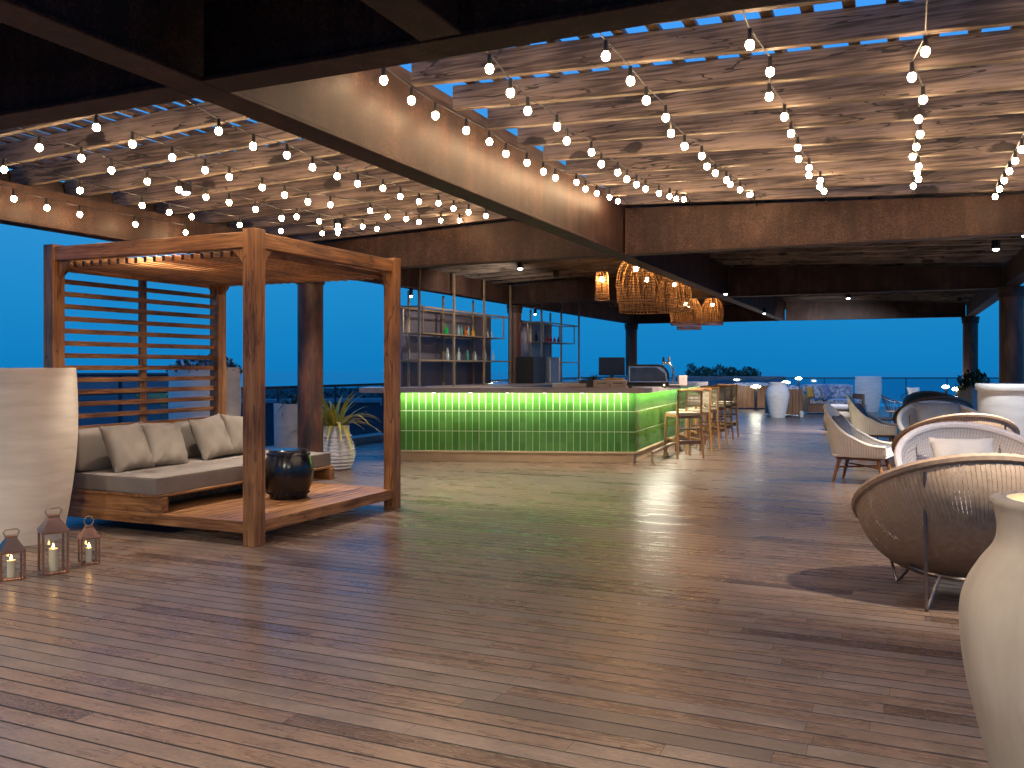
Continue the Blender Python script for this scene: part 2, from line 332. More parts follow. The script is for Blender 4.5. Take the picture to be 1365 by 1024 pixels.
# ------------------------------------------------------------------ mesh builder
class MB:
    def __init__(self): self.v = []; self.f = []; self.mi = []; self.cur = 0; self.uv = []
    def add(self, verts, faces, uvs=None):
        o = len(self.v); self.v += [tuple(p) for p in verts]
        for i, f in enumerate(faces):
            self.f.append([o + k for k in f]); self.mi.append(self.cur)
            self.uv.append(uvs[i] if uvs else None)
        return self
    def hexa(self, p):         # 8 points: bottom 4 ccw, top 4 ccw
        return self.add(p, [(3, 2, 1, 0), (4, 5, 6, 7), (0, 1, 5, 4), (1, 2, 6, 5), (2, 3, 7, 6), (3, 0, 4, 7)])
    def box(self, x0, x1, y0, y1, z0, z1, b=0.0, M=None):
        if b <= 0:
            P = [(x0, y0, z0), (x1, y0, z0), (x1, y1, z0), (x0, y1, z0), (x0, y0, z1), (x1, y0, z1), (x1, y1, z1), (x0, y1, z1)]
            if M: P = [M @ Vector(q) for q in P]
            return self.hexa(P)
        bm = bmesh.new(); bmesh.ops.create_cube(bm, size=1)
        for q in bm.verts:
            q.co = Vector(((x0+x1)/2 + q.co.x*(x1-x0), (y0+y1)/2 + q.co.y*(y1-y0), (z0+z1)/2 + q.co.z*(z1-z0)))
        bmesh.ops.bevel(bm, geom=bm.edges[:], offset=b, segments=2 if b > 0.012 else 1, profile=0.7, affect='EDGES')
        return self.bm(bm, M)
    def bm(self, bm, M=None):
        bm.verts.index_update()
        vs = [(M @ q.co if M else q.co.copy()) for q in bm.verts]
        fs = [[q.index for q in f.verts] for f in bm.faces]
        bm.free(); return self.add(vs, fs)
    def tube(self, pts, r, n=6, close=False, cap=True):
        pts = [Vector(p) for p in pts]; rs = r if isinstance(r, (list, tuple)) else [r]*len(pts)
        up = Vector((0, 0, 1)); rings = []; prev = None; k = len(pts)
        for i, p in enumerate(pts):
            if close: t = pts[(i+1) % k] - pts[i-1]
            else: t = pts[min(i+1, k-1)] - pts[max(i-1, 0)]
            t = t.normalized() if t.length > 1e-9 else Vector((0, 0, 1))
            if prev is None:
                a = up if abs(t.dot(up)) < 0.95 else Vector((1, 0, 0))
                x = t.cross(a).normalized()
            else:
                x = prev - t*prev.dot(t)
                x = x.normalized() if x.length > 1e-6 else t.orthogonal().normalized()
            prev = x; y = t.cross(x)
            rings.append([p + (x*math.cos(2*PI*j/n) + y*math.sin(2*PI*j/n))*rs[i] for j in range(n)])
        vs = [q for ring in rings for q in ring]; fs = []
        for i in range(k if close else k-1):
            a, b = i*n, ((i+1) % k)*n
            for j in range(n): fs.append((a+j, a+(j+1) % n, b+(j+1) % n, b+j))
        if cap and not close:
            fs.append(tuple(range(n-1, -1, -1))); fs.append(tuple((k-1)*n + j for j in range(n)))
        return self.add(vs, fs)
    def lathe(self, prof, n=32, c=(0, 0, 0), M=None):
        """prof: list of (r, z); a closed skin if ends have r == 0"""
        vs = []; idx = []
        for r, z in prof:
            if r < 1e-6: idx.append([len(vs)]); vs.append(Vector((c[0], c[1], c[2]+z)))
            else:
                idx.append([len(vs)+j for j in range(n)])
                vs += [Vector((c[0]+r*math.cos(2*PI*j/n), c[1]+r*math.sin(2*PI*j/n), c[2]+z)) for j in range(n)]
        fs = []; uvs = []; m = len(prof)-1
        for i in range(m):
            a, b = idx[i], idx[i+1]; u0, u1 = i/m, (i+1)/m
            if len(a) == 1 and len(b) == 1: continue
            for j in range(n):
                k = (j+1) % n; s0, s1 = j/n, (j+1)/n
                if len(a) == 1: fs.append((a[0], b[k], b[j])); uvs.append(((s0, u0), (s1, u1), (s0, u1)))
                elif len(b) == 1: fs.append((a[j], a[k], b[0])); uvs.append(((s0, u0), (s1, u0), (s0, u1)))
                else: fs.append((a[j], a[k], b[k], b[j])); uvs.append(((s0, u0), (s1, u0), (s1, u1), (s0, u1)))
        if M: vs = [M @ q for q in vs]
        return self.add(vs, fs, uvs)
    def cyl(self, c, r, h, n=16, r2=None):
        r2 = r if r2 is None else r2
        return self.lathe([(0, 0), (r, 0), (r2, h), (0, h)], n, c)
    def ball(self, c, r, n=10, m=6, sz=1.0):
        return self.lathe([(r*math.sin(PI*i/m), -r*sz*math.cos(PI*i/m)) for i in range(m+1)], n, c)
    def build(self, name, mats, parent=None, smooth=False, angle=None, fix=True):
        me = bpy.data.meshes.new(name)
        me.from_pydata([tuple(q) for q in self.v], [], self.f)
        if not isinstance(mats, (list, tuple)): mats = [mats]
        for m in mats: me.materials.append(m)
        for p, i in zip(me.polygons, self.mi): p.material_index = i
        if any(self.uv):
            ul = me.uv_layers.new(name='map')
            for p, uu in zip(me.polygons, self.uv):
                if uu:
                    for li, q in zip(p.loop_indices, uu): ul.data[li].uv = q
        if fix:
            bm = bmesh.new(); bm.from_mesh(me); bmesh.ops.recalc_face_normals(bm, faces=bm.faces[:]); bm.to_mesh(me); bm.free()
        if smooth:
            for p in me.polygons: p.use_smooth = True
            me.set_sharp_from_angle(angle=math.radians(angle or 40))
        me.update()
        o = bpy.data.objects.new(name, me); COL.objects.link(o)
        if parent: o.parent = parent
        return o

def tag(o, label=None, cat=None, group=None, kind=None):
    if label: o['label'] = label
    if cat: o['category'] = cat
    if group: o['group'] = group
    if kind: o['kind'] = kind
    return o
def thing(name, label, cat, loc=(0, 0, 0), rz=0.0, group=None):
    o = bpy.data.objects.new(name, None); COL.objects.link(o)
    o.empty_display_size = 0.1
    o.location = loc; o.rotation_euler = (0, 0, rz); return tag(o, label, cat, group)
def dup(root, loc, rz=None, label=None, scale=None):
    kids = {}
    for o in list(COL.objects):
        if o.parent: kids.setdefault(o.parent.name, []).append(o)
    def cp(o, parent):
        c = o.copy(); COL.objects.link(c); c.parent = parent
        for ch in kids.get(o.name, []): cp(ch, c)
        return c
    r = cp(root, None); r.location = loc
    if rz is not None: r.rotation_euler = (0, 0, rz)
    if label: r['label'] = label
    if scale: r.scale = (scale,)*3 if isinstance(scale, float) else scale
    return r
def spotlight(parent, loc, power, size=70, blend=0.6, color=(1, 0.86, 0.7), rot=(0, 0, 0), rad=0.03):
    d = bpy.data.lights.new('lamp_light', 'SPOT'); d.energy = power; d.spot_size = math.radians(size); d.spot_blend = blend
    d.color = color; d.shadow_soft_size = .06
    o = bpy.data.objects.new('lamp_light', d); COL.objects.link(o); o.parent = parent; o.location = loc; o.rotation_euler = rot
    return o

# ================================================================== SETTING
mb = MB(); mb.box(-10.2, 9.0, -6, 34.0, -0.25, 0.0)
deck = mb.build('deck_floor', M_deck); deck.rotation_euler = (0, 0, RZ); tag(deck, kind='structure')

# sea to the horizon and land below the terrace on the left
mb = MB(); mb.add([(-5000, -300, -22), (5000, -300, -22), (5000, 5000, -22), (-5000, 5000, -22)], [(0, 1, 2, 3)])
M_sea = mat_plain('sea_water', (0.002, 0.13, 0.26), (0.002, 0.11, 0.22), 0.02, 0.12, spec=1.0)
tag(mb.build('sea_water', M_sea), kind='structure')
mb = MB()
nx, ny = 24, 20
gv = []
for j in range(ny+1):
    for i in range(nx+1):
        x = -160 + i*160/nx; y = 6 + j*190/ny
        gv.append((x, y, -4.5 + random.uniform(-.2, .2) + max(0, (y-80))*0.012*(1 if x < -20 else 0)))
mb.add(gv, [(j*(nx+1)+i, j*(nx+1)+i+1, (j+1)*(nx+1)+i+1, (j+1)*(nx+1)+i) for j in range(ny) for i in range(nx)])
M_land = mat_plain('dark_land', (0.012, 0.03, 0.026), (0.006, 0.016, 0.016), 0.3, 0.9)
tag(mb.build('low_ground', M_land), kind='structure')

# kerb round the deck (carries the glass)
M_kerb = mat_plain('grey_kerb_stone', (0.30, 0.29, 0.26), (0.22, 0.21, 0.19), 9, 0.7, bmp=0.3, bscale=40)
mb = MB(); mb.box(-9.35, -9.0, -6, 34.3, 0.0, 0.13, 0.01); 
k = mb.build('kerb_strip', M_kerb); k.rotation_euler = (0, 0, RZ); tag(k, kind='structure')

# ---- glass balustrades
def balustrade(name, label, p0, p1, n, zt, rail_h=0.045, zb=0.13):
    p0, p1 = Vector(p0), Vector(p1); d = p1 - p0; L = d.length; rz = math.atan2(d.y, d.x)
    t = thing(name, label, 'railing', p0, rz)
    b = MB(); b.box(-0.03, L+0.03, -0.025, 0.025, zt-rail_h, zt); b.build('handrail', M_rail_metal, t)
    for i in range(n):
        b = MB(); b.box(i*L/n+0.012, (i+1)*L/n-0.012, -0.006, 0.006, zb, zt-rail_h-0.002); b.build('glass_panel', M_rail, t)
    for i in range(n+1):
        b = MB(); b.box(i*L/n-0.009, i*L/n+0.009, -0.02, 0.02, zb, zt-rail_h-0.001); b.build('post', M_rail_metal, t)
    return t
M_rail_metal = mat_plain('dark_rail_metal', (0.06, 0.065, 0.07), None, 5, 0.35, metal=0.6)
balustrade('glass_railing', 'long glass railing with dark handrail running behind the daybed and bar', W(2.0, -9.15), W(33.2, -9.15), 20, 1.1)
balustrade('glass_railing', 'far glass railing across the open end of the terrace facing the sea', AT(880, 33.5), AT(1480, 33.5), 11, 1.02, zb=0.02)

# ================================================================== PERGOLA
perg = thing('pergola', 'brown steel and timber pergola covering the deck and bar', 'pergola', (0, 0, 0), RZ)
ZB = 2.595
def flat(name, mb, mat, sm=False): return mb.build(name, mat, perg, sm)
def rz_r(v): return 3.10 - 0.04*(v + 2.69)
def rz_l(v): return 3.10 - 0.04*(-2.84 - v)
b = MB(); b.box(-2.835, -2.695, -3, 23.25, ZB+0.022, 3.095); b.box(-2.852, -2.672, -3, 23.25, ZB, ZB+0.022, 0.004); flat('main_beam', b, M_steel)
b = MB(); b.box(-6.825, -6.675, -3, 23.4, ZB+0.022, 2.92); b.box(-6.845, -6.655, -3, 23.4, ZB, ZB+0.022, 0.004); flat('edge_beam', b, M_steel)
b = MB(); b.box(1.425, 1.575, -3, 23.4, ZB+0.022, 2.92); b.box(1.405, 1.595, -3, 23.4, ZB, ZB+0.022, 0.004); flat('edge_beam', b, M_steel)
b = MB(); b.box(-1.595, -1.455, -3, 2.80, ZB+0.022, 3.03); b.box(-1.612, -1.438, -3, 2.80, ZB, ZB+0.022, 0.004); flat('short_beam', b, M_steel)
b = MB(); b.box(-4.9, -4.76, -3, 2.80, ZB+0.022, 3.0); b.box(-4.917, -4.743, -3, 2.80, ZB, ZB+0.022, 0.004); flat('short_beam', b, M_steel)
def crossbeam(u, x0, x1, fn, w=0.14):
    b = MB(); y0, y1 = u-w/2, u+w/2
    b.hexa([(x0, y0, ZB+.022), (x1, y0, ZB+.022), (x1, y1, ZB+.022), (x0, y1, ZB+.022), (x0, y0, fn(x0)-.012), (x1, y0, fn(x1)-.012), (x1, y1, fn(x1)-.012), (x0, y1, fn(x0)-.012)])
    b.box(x0, x1, y0-.015, y1+.015, ZB, ZB+.022, 0.003)
    flat('cross_beam', b, M_steel)
for u in (2.905, 9.05, 15.1, 23.3):
    crossbeam(u, -6.654, -2.853, rz_l); crossbeam(u, -2.671, 1.404, rz_r)
# bolts on the foremost beam
for z in (2.72, 2.86):
    b = MB(); b.lathe([(0, 0), (0.018, 0), (0.018, 0.012), (0, 0.012)], 6, (0, 0, 0), Matrix.Translation((-2.694, 2.62, z)) @ Matrix.Rotation(PI/2, 4, 'Y')); flat('bolt', b, M_steel)
# columns with caps
for v, u, r in ((-6.75, 2.9, .155), (-6.75, 9.0, .158), (-6.75, 15.35, .125), (-6.75, 23.3, .158), (1.5, 2.9, .158), (1.5, 9.0, .158), (1.5, 14.85, .163), (1.5, 23.2, .163)):
    b = MB(); b.lathe([(0, 0.0), (r+.03, 0.0), (r+.03, .025), (r, .026), (r, 2.44), (0, 2.44)], 36, (v, u, 0)); c = flat('column', b, M_rust, True)
    b = MB(); b.lathe([(0, 2.44), (r+.02, 2.44), (r+.02, 2.52), (r+.03, 2.525), (r+.03, ZB-.001), (0, ZB-.001)], 36, (v, u, 0)); b.build('column_cap', M_steel, c, True)
# rafters
us = []
u = 3.54
while u < 23.0:
    if not any(abs(u-c) < 0.16 for c in (9.05, 15.1)): us.append(u)
    u += 0.53
for u in us:
    jz = random.uniform(-.006, .006); jt = random.uniform(-.01, .01)
    for x0, x1, fn in ((-2.69, 1.72, rz_r), (-6.95, -2.84, rz_l)):
        b = MB(); z0, z1 = fn(x0)+jz, fn(x1)+jz; h = 0.155; w = 0.026
        bm = bmesh.new(); bmesh.ops.create_cube(bm, size=1)
        for q in bm.verts:
            t = q.co.x + .5; zz = z0 + (z1-z0)*t
            q.co = Vector((x0+(x1-x0)*t, u + jt*(t-.5) + q.co.y*2*w, zz + (q.co.z+.5)*h))
        bmesh.ops.bevel(bm, geom=bm.edges[:], offset=0.004, segments=1, affect='EDGES')
        b.bm(bm); flat('rafter', b, M_rafter)
b = MB(); b.box(-7.0, -6.965, 3.0, 23.6, 2.955, 3.085); flat('fascia_board', b, M_slat)
b = MB(); b.box(-2.80, -2.73, -3, 23.2, 3.097, 3.20); flat('ledger', b, M_slat)
# open slats above the string-light bays, boarded roof over the rest
x = -2.60
k = 0
while x < 1.75:
    b = MB(); z = rz_r(x)+.163; b.box(x, x+.058, 2.0, 9.1, z, z+.03); flat('slat', b, M_slat); x += .195
x = -2.93
while x > -6.95:
    b = MB(); z = rz_l(x)+.163; b.box(x-.075, x, 2.0, 9.1, z, z+.03); flat('slat', b, M_slat); x -= .165
def roofpanel(x0, x1, fn, y0, y1, dz):
    b = MB(); b.hexa([(x0, y0, fn(x0)+dz), (x1, y0, fn(x1)+dz), (x1, y1, fn(x1)+dz), (x0, y1, fn(x0)+dz), (x0, y0, fn(x0)+dz+.03), (x1, y0, fn(x1)+dz+.03), (x1, y1, fn(x1)+dz+.03), (x0, y1, fn(x0)+dz+.03)])
    flat('roof_panel', b, M_board)
roofpanel(-2.77, 1.75, rz_r, 9.11, 23.6, .165); roofpanel(-6.95, -2.771, rz_l, 9.11, 23.6, .165)
roofpanel(-2.77, 1.75, rz_r, -3, 2.9, .165); roofpanel(-6.95, -2.771, rz_l, -3, 2.9, .165)

for x0, x1, fn in ((-2.77, 1.75, rz_r), (-6.95, -2.771, rz_l)):
    b = MB(); b.hexa([(x0, 23.601, 2.9), (x1, 23.601, 2.9), (x1, 23.64, 2.9), (x0, 23.64, 2.9), (x0, 23.601, fn(x0)+.2), (x1, 23.601, fn(x1)+.2), (x1, 23.64, fn(x1)+.2), (x0, 23.64, fn(x0)+.2)]); flat('fascia_board', b, M_board)
# ---- ceiling spotlights (cans with a lit lens)
def can_light(px, py, z, label, power, lit=True, size=80, emit=True, r=.05, pos=None, tilt=(0, 0, 0), color=(1, .9, .78), aim=None):
    p = Vector(pos) if pos else G(px, py, z)
    t = thing('ceiling_spotlight', label, 'spotlight', p, 0, 'ceiling spotlights under the pergola roof')
    b = MB(); b.lathe([(0, .10), (r*.9, .10), (r, .09), (r, -.01), (r*.84, -.012), (r*.8, .004), (0, .004)], 20); b.build('can', M_black, t, True)
    if lit:
        b = MB(); b.lathe([(0, .003), (r*.76, .003), (r*.76, -.010), (r*.6, -.026), (r*.3, -.034), (0, -.036)], 16); b.build('lens', M_cool if emit else M_warmlamp, t, True)
        if aim is not None: tilt = (Vector(aim) - p).to_track_quat('-Z', 'Y').to_euler()
        spotlight(t, (0, 0, -.06), power, size, .7, color, tilt)
    return t
can_light(247, 255, 2.93, 'lit white spotlight among the string lights above the slatted daybed', 300, size=95)
can_light(450, 304, 2.97, 'lit white spotlight near the end of the left string lights', 320, size=95)
can_light(693, 357, 2.88, 'lit white spotlight over the shelves behind the bar', 150, size=120, aim=W(13.2, -6.6, 1.5))
can_light(1327, 331, 2.86, 'lit white spotlight under the dark roof at far right', 260, size=90, color=(.85, .93, 1))
can_light(741, 369, 2.90, 'unlit black spotlight on the ceiling left of the small pendant lamp', 0, lit=False)
can_light(930, 322, 2.93, 'unlit black spotlight on the ceiling right of the basket lamps', 0, lit=False)
can_light(1279, 401, 2.90, 'unlit black spotlight near the far right column', 0, lit=False)
can_light(0, 0, 0, 'lit spotlight high on the main beam above the white vase and lanterns', 110, pos=W(3.2, -6.45, 2.80), size=70)
can_light(0, 0, 0, 'lit spotlight on the right edge beam above the round rattan chairs', 480, pos=W(5.2, 1.25, 2.80), size=74, aim=(3.05, 6.0, .2))
can_light(0, 0, 0, 'added fill spotlight on the right edge beam beyond the round rattan chairs', 900, pos=W(10.6, 1.2, 2.80), size=95)  # added lamp, out of view, brightening the seats on the right
can_light(0, 0, 0, 'added fill spotlight on the main beam above the row of bar stools', 360, pos=W(13.6, -2.45, 2.54), size=125, r=.035)  # added lamp to lift the dark stools
can_light(0, 0, 0, 'added fill spotlight on the main beam past the bar', 300, pos=W(18.5, -2.55, 2.52), size=120, r=.035)  # added lamp for more light past the bar
can_light(0, 0, 0, 'added floor-wash spotlight hidden behind the cross beam in front of the bar', 330, pos=W(9.28, -4.3, 2.98), size=100, aim=W(9.6, -3.9, 0), r=.04)  # added warm floor wash, kept out of sight by the beam
can_light(0, 0, 0, 'added fill spotlight over the far seating corner by the sea railing', 900, pos=W(19.6, -1.0, 2.86), size=100, aim=W(25.0, -2.4, -2.0), color=(.95, .95, 1))  # added lamp brightening the dim far end

# ================================================================== FESTOON LIGHTS
STR = {
-6.5: [(18,265),(62,277),(106,286),(180,299),(247,310)],
-5.8: [(5,226),(106,254),(189,274),(225,283),(255,289),(319,300),(374,308),(429,311),(450,311)],
-5.15: [(52,197),(108,211),(148,227),(196,242),(238,253),(274,263),(305,270),(340,279),(375,291),(395,289),(425,295),(450,301),(483,302),(502,305)],
-4.5: [(128,170),(176,192),(229,210),(273,227),(305,236),(349,250),(379,260),(410,269),(440,273),(493,281),(516,289),(541,292),(558,296),(587,294),(612,292)],
-3.85: [(291,175),(337,195),(382,207),(416,223),(449,235),(476,245),(510,251),(533,262),(558,269),(584,271),(604,278),(624,283),(647,288)],
-2.55: [(511,107),(548,134),(580,154),(621,174),(652,189),(674,205),(702,217),(724,229),(740,237),(768,243),(780,252),(795,258),(812,263),(823,264)],
-1.92: [(652,92),(680,124),(703,148),(742,169),(755,188),(788,203),(801,219),(823,230),(835,239),(848,246),(860,252),(878,258),(892,262),(901,265),(911,266)],
-1.3: [(807,75),(840,108),(861,134),(887,157),(894,178),(912,195),(935,208),(942,222),(953,231),(968,240),(973,246),(986,253),(1000,252),(998,260)],
-.65: [(999,60),(1026,96),(1025,129),(1045,156),(1054,178),(1063,197),(1064,212),(1078,224),(1078,234),(1093,241),(1092,249),(1098,255)],
.1: [(1233,69),(1215,103),(1230,133),(1224,159),(1226,179),(1221,196),(1216,209),(1224,222),(1222,231),(1224,239),(1217,248)],
.75: [(1358,248)],
}
NAMES = {-6.5: 'string of warm bulbs along the outer left beam, leftmost of the left bay', -5.8: 'second string of warm bulbs from the outer left beam',
 -5.15: 'middle string of warm bulbs over the slatted daybed', -4.5: 'string of warm bulbs left of the middle of the two strings nearest the main beam',
 -3.85: 'string of warm bulbs closest to the main beam on its left side', -2.55: 'string of warm bulbs hugging the lit right face of the main beam',
 -1.92: 'second string of warm bulbs right of the main beam', -1.3: 'third string of warm bulbs right of the main beam',
 -.65: 'fourth string of warm bulbs right of the main beam', .1: 'fifth string of warm bulbs, running almost straight up the photo at right', .75: 'string of warm bulbs at the right margin of the photo'}
NAMES[-4.5] = 'fourth string of warm bulbs from the outer left beam, one away from the main beam'
b = MB(); b.ball((0, 0, 0), .021, 14, 10, 1.15); _bulb = b.build('bulb', M_bulb, None, True); BULB_ME = _bulb.data; bpy.data.objects.remove(_bulb)
for v, L in STR.items():
    pts = []
    for px, py in L:
        if v > -0.7:
            zz = 2.93 if v < 0 else 2.90
            p = G(px, py, zz); uu = UX*p.x + UY*p.y
            pts.append((min(uu, 8.85), zz, p))
        else:
            uu, zz = onv(px, py, v); uu = min(uu, 8.8); zz = min(zz, 3.04); pts.append((uu, zz, W(uu, v, zz)))
    if v == .75: pts = [(3.6+.36*i, 2.9, W(3.6+.36*i, v, 2.88)) for i in range(15)]
    pts.sort(key=lambda q: q[0])
    t = thing('string_light', NAMES[v], 'string lights', pts[0][2], 0, 'strings of warm bulbs under the rafters'); o = pts[0][2]
    b = MB()
    cp = [W(pts[0][0]-.75, v, rz_l(v)+.0 if v < -2.8 else rz_r(v)) - o] + [Vector(q[2]) + Vector((0, 0, .075)) - o for q in pts] + [W(8.92, v, (rz_l(v) if v < -2.8 else rz_r(v))-.05) - o]
    if v == -6.5: cp.pop()
    b.tube(cp, .004, 5)
    for q in pts: b.cyl(Vector(q[2]) - o + Vector((0, 0, .018)), .013, .06, 8, .010)
    b.build('cord', M_black, t, True)
    for q in pts:
        bo = bpy.data.objects.new('bulb', BULB_ME); COL.objects.link(bo); bo.parent = t; bo.location = Vector(q[2]) - o

# ================================================================== DAYBED
DO = W(5.48, -4.65)
db = thing('pergola_daybed', 'teak daybed under its own slatted canopy with grey mattress', 'daybed', DO, RZ)
DX, DY, PH = -2.24, 2.05, 2.49      # depth (to the left/back), length
for x, y in ((0, 0), (0, DY), (DX, 0), (DX, DY)):
    b = MB(); b.box(x-.062, x+.062, y-.062, y+.062, 0, PH, .004); b.build('post', M_teak_z, db)
for y in (0, DY):
    b = MB(); b.box(DX+.064, -.064, y-.045, y+.045, 2.345, 2.468, .004); b.build('roof_beam', M_teak_x, db)
for x in (0, DX):
    b = MB(); b.box(x-.045, x+.045, .064, DY-.064, 2.345, 2.468, .004); b.build('roof_beam', M_teak_y, db)
n = 21
for i in range(n):
    x = DX+.09 + (-.09-DX-.06)*i/(n-1)
    b = MB(); b.box(x-.017, x+.017, .05, DY+.05, 2.292, 2.342, .003); b.build('roof_slat', M_teak_y, db)
for x, y, sx, sy in ((0, 0, -1, 0), (0, 0, 0, 1), (0, DY, -1, 0), (0, DY, 0, -1), (DX, 0, 1, 0), (DX, 0, 0, 1), (DX, DY, 1, 0), (DX, DY, 0, -1)):
    b = MB(); a, e = .063, .20; w = .018; zt = 2.344; zl = 2.20
    if sx: P = [(x+sx*a, y-w, zl), (x+sx*(a+.012), y-w, zl), (x+sx*e, y-w, zt), (x+sx*a, y-w, zt)]; Q = [(p[0], y+w, p[2]) for p in P]
    else: P = [(x-w, y+sy*a, zl), (x-w, y+sy*(a+.012), zl), (x-w, y+sy*e, zt), (x-w, y+sy*a, zt)]; Q = [(x+w, p[1], p[2]) for p in P]
    b.hexa(P+Q); b.build('corner_brace', M_teak_z, db)
for i in range(15):
    z = 2.285 - .111*i
    b = MB(); b.box(DX-.012, DX+.012, .063, DY-.063, z-.022, z+.022, .002); b.build('screen_slat', M_teak_y, db)
b = MB(); b.box(DX-.05, DX-.014, DY/2-.04, DY/2+.04, .19, 2.34, .003); b.build('screen_post', M_teak_z, db)
# platform
b = MB()
for y in (0, DY):
    b = MB(); b.box(DX+.063, -.063, y-.04, y+.04, .095, .19, .004); b.build('platform_rim', M_teak_x, db)
for x in (0, DX):
    b = MB(); b.box(x-.04, x+.04, .063, DY-.063, .095, .19, .004); b.build('platform_side', M_teak_y, db)
n = 24
for i in range(n):
    x0 = DX+.045 + (-.045-DX-.045-.0)*i/n
    b = MB(); b.box(x0+.006, x0+(-.09-DX)/n-.006, .042, DY-.042, .162, .187, .003); b.build('platform_slat', M_teak_y, db)
# bed base, mattress, back cushion
MX0, MX1, MY0, MY1 = -2.15, -.99, -.05, 2.42
b = MB(); b.box(MX0, MX1+.05, MY0+.02, MY0+.10, .192, .315, .004); b.box(MX0, MX1+.05, MY1-.10, MY1-.02, .192, .315, .004)
b.box(MX0, MX1-.35, MY0+.101, MY1-.101, .192, .30); b.build('bed_base', M_teak_x, db)
b = MB(); b.box(MX0, MX1+.03, MY0+.01, MY1-.01, .316, .338, .003); b.build('bed_board', M_teak_y, db)
def cushion(w, d, h, r=.03, n=14, puff=.02, seed=0, wr=.0):
    """soft box centred on x,y with base z=0: rounded edges, puffed faces, a piped seam look"""
    rnd = random.Random(seed); bm = bmesh.new(); bmesh.ops.create_cube(bm, size=1)
    bmesh.ops.subdivide_edges(bm, edges=bm.edges[:], cuts=n, use_grid_fill=True)
    ph = [rnd.uniform(0, 6) for _ in range(6)]
    for q in bm.verts:
        x, y, z = q.co*2
        fx, fy, fz = 1-x*x, 1-y*y, 1-z*z
        sx, sy, sz = w/2, d/2, h/2
        X, Y, Z = x*sx, y*sy, z*sz
        # round
        cx_, cy_, cz_ = max(-sx+r, min(sx-r, X)), max(-sy+r, min(sy-r, Y)), max(-sz+r, min(sz-r, Z))
        dv = Vector((X-cx_, Y-cy_, Z-cz_))
        if dv.length > r: dv = dv.normalized()*r
        X, Y, Z = cx_+dv.x, cy_+dv.y, cz_+dv.z
        if abs(z) > .99: Z += math.copysign(puff*(fx*fy)**.5, z) + wr*math.sin(9*x+ph[0]+3*y)*math.sin(7*y+ph[1])*fx*fy
        if abs(x) > .99: X += math.copysign(puff*.5*(fz*fy)**.5, x)
        if abs(y) > .99: Y += math.copysign(puff*.5*(fz*fx)**.5, y)
        q.co = Vector((X, Y, Z+h/2))
    return bm
b = MB(); b.bm(cushion(MX1-MX0, MY1-MY0-.02, .14, .02, 20, .006, 3, .003), Matrix.Translation(((MX0+MX1)/2, (MY0+MY1)/2, .339))); mat_o = b.build('mattress', M_mattress, db, True, 60)
b = MB()
for z in (.346, .474):
    b.tube([(MX0+.01, MY0+.012, z), (MX1-.004, MY0+.012, z), (MX1-.004, MY1-.012, z), (MX0+.01, MY1-.012, z)], .006, 6, True)
b.build('piping', M_fabric, mat_o, True)
for i in range(2):
    ya, yb = (MY0+.03, 1.14) if i == 0 else (1.16, MY1-.03)
    b = MB(); b.bm(cushion(.20, yb-ya, .36, .04, 12, .02, i), Matrix.Translation((-1.99, (ya+yb)/2, .482))); b.build('back_cushion', M_mattress, db, True, 60)

def pillow_bm(s=.46, t=.17, seed=0, n=22, t2=1.0):
    rnd = random.Random(seed); bm = bmesh.new()
    bmesh.ops.create_grid(bm, x_segments=n, y_segments=n, size=.5)
    top = bm.faces[:]
    ph = [rnd.uniform(0, 6.28) for _ in range(8)]
    def hgt(x, y):
        ax, ay = abs(2*x), abs(2*y)
        e = max(0, (1-ax**2.6))*max(0, (1-ay**2.6))
        w = .004*math.sin(16*x+7*y+ph[0])*e + .006*math.sin(9*y-11*x+ph[1])*e
        c = .011*math.sin(30*(x-y)+ph[2])*max(0, ax+ay-.95) + .006*math.sin(22*(x+.4*y)+ph[3])*max(0, -2*y-.1)
        return t/2*e**.42 + w + c*.8
    base = [q.co.copy() for q in bm.verts]
    for q, p in zip(bm.verts, base):
        x, y = p.x, p.y; k = 1 - .07*(1-(2*x)**2)*abs(2*y)**2 - .07*(1-(2*y)**2)*abs(2*x)**2
        q.co = Vector((x*s*k*t2, y*s*k, max(0.004, hgt(x, y))))
    g = bmesh.ops.duplicate(bm, geom=bm.faces[:])
    for q in [e for e in g['geom'] if isinstance(e, bmesh.types.BMVert)]: q.co.z = -q.co.z*.9
    bmesh.ops.remove_doubles(bm, verts=bm.verts[:], dist=.0095)
    return bm
def pillow(name, label, loc, rot, mat, s=.46, t=.17, seed=0, group=None, t2=1.0):
    b = MB(); b.bm(pillow_bm(s, t, seed, t2=t2)); o = b.build(name, mat, None, True, 80)
    o.location = loc; o.rotation_euler = rot
    return tag(o, label, 'pillow', group)
# local daybed -> world for the four scatter pillows
def DW(x, y, z): return DO + Vector((UY*x + UX*y, -UX*x + UY*y, z))
for i, (y, x, z, tilt, spin, lb) in enumerate(((.30, -1.68, .685, 66, 2, 'taupe scatter pillow at the left end of the daybed, beside the white vase'), (.74, -1.68, .67, 62, -9, 'taupe scatter pillow second from the left on the daybed'),
        (1.37, -1.70, .695, 68, 6, 'taupe scatter pillow right of the bare stretch of backrest'), (1.80, -1.72, .69, 68, -6, 'taupe scatter pillow half hidden behind the front teak post'))):
    pillow('scatter_pillow', lb, DW(x, y, z), (0, 0, 0), M_fabric, .45, .17, i+1, 'taupe pillows on the daybed')
    o = bpy.context.scene.objects[[q.name for q in COL.objects][-1]]
    o.rotation_euler = (Matrix.Rotation(RZ, 3, 'Z') @ Matrix.Rotation(math.radians(tilt), 3, 'Y') @ Matrix.Rotation(math.radians(90+spin), 3, 'Z')).to_euler()

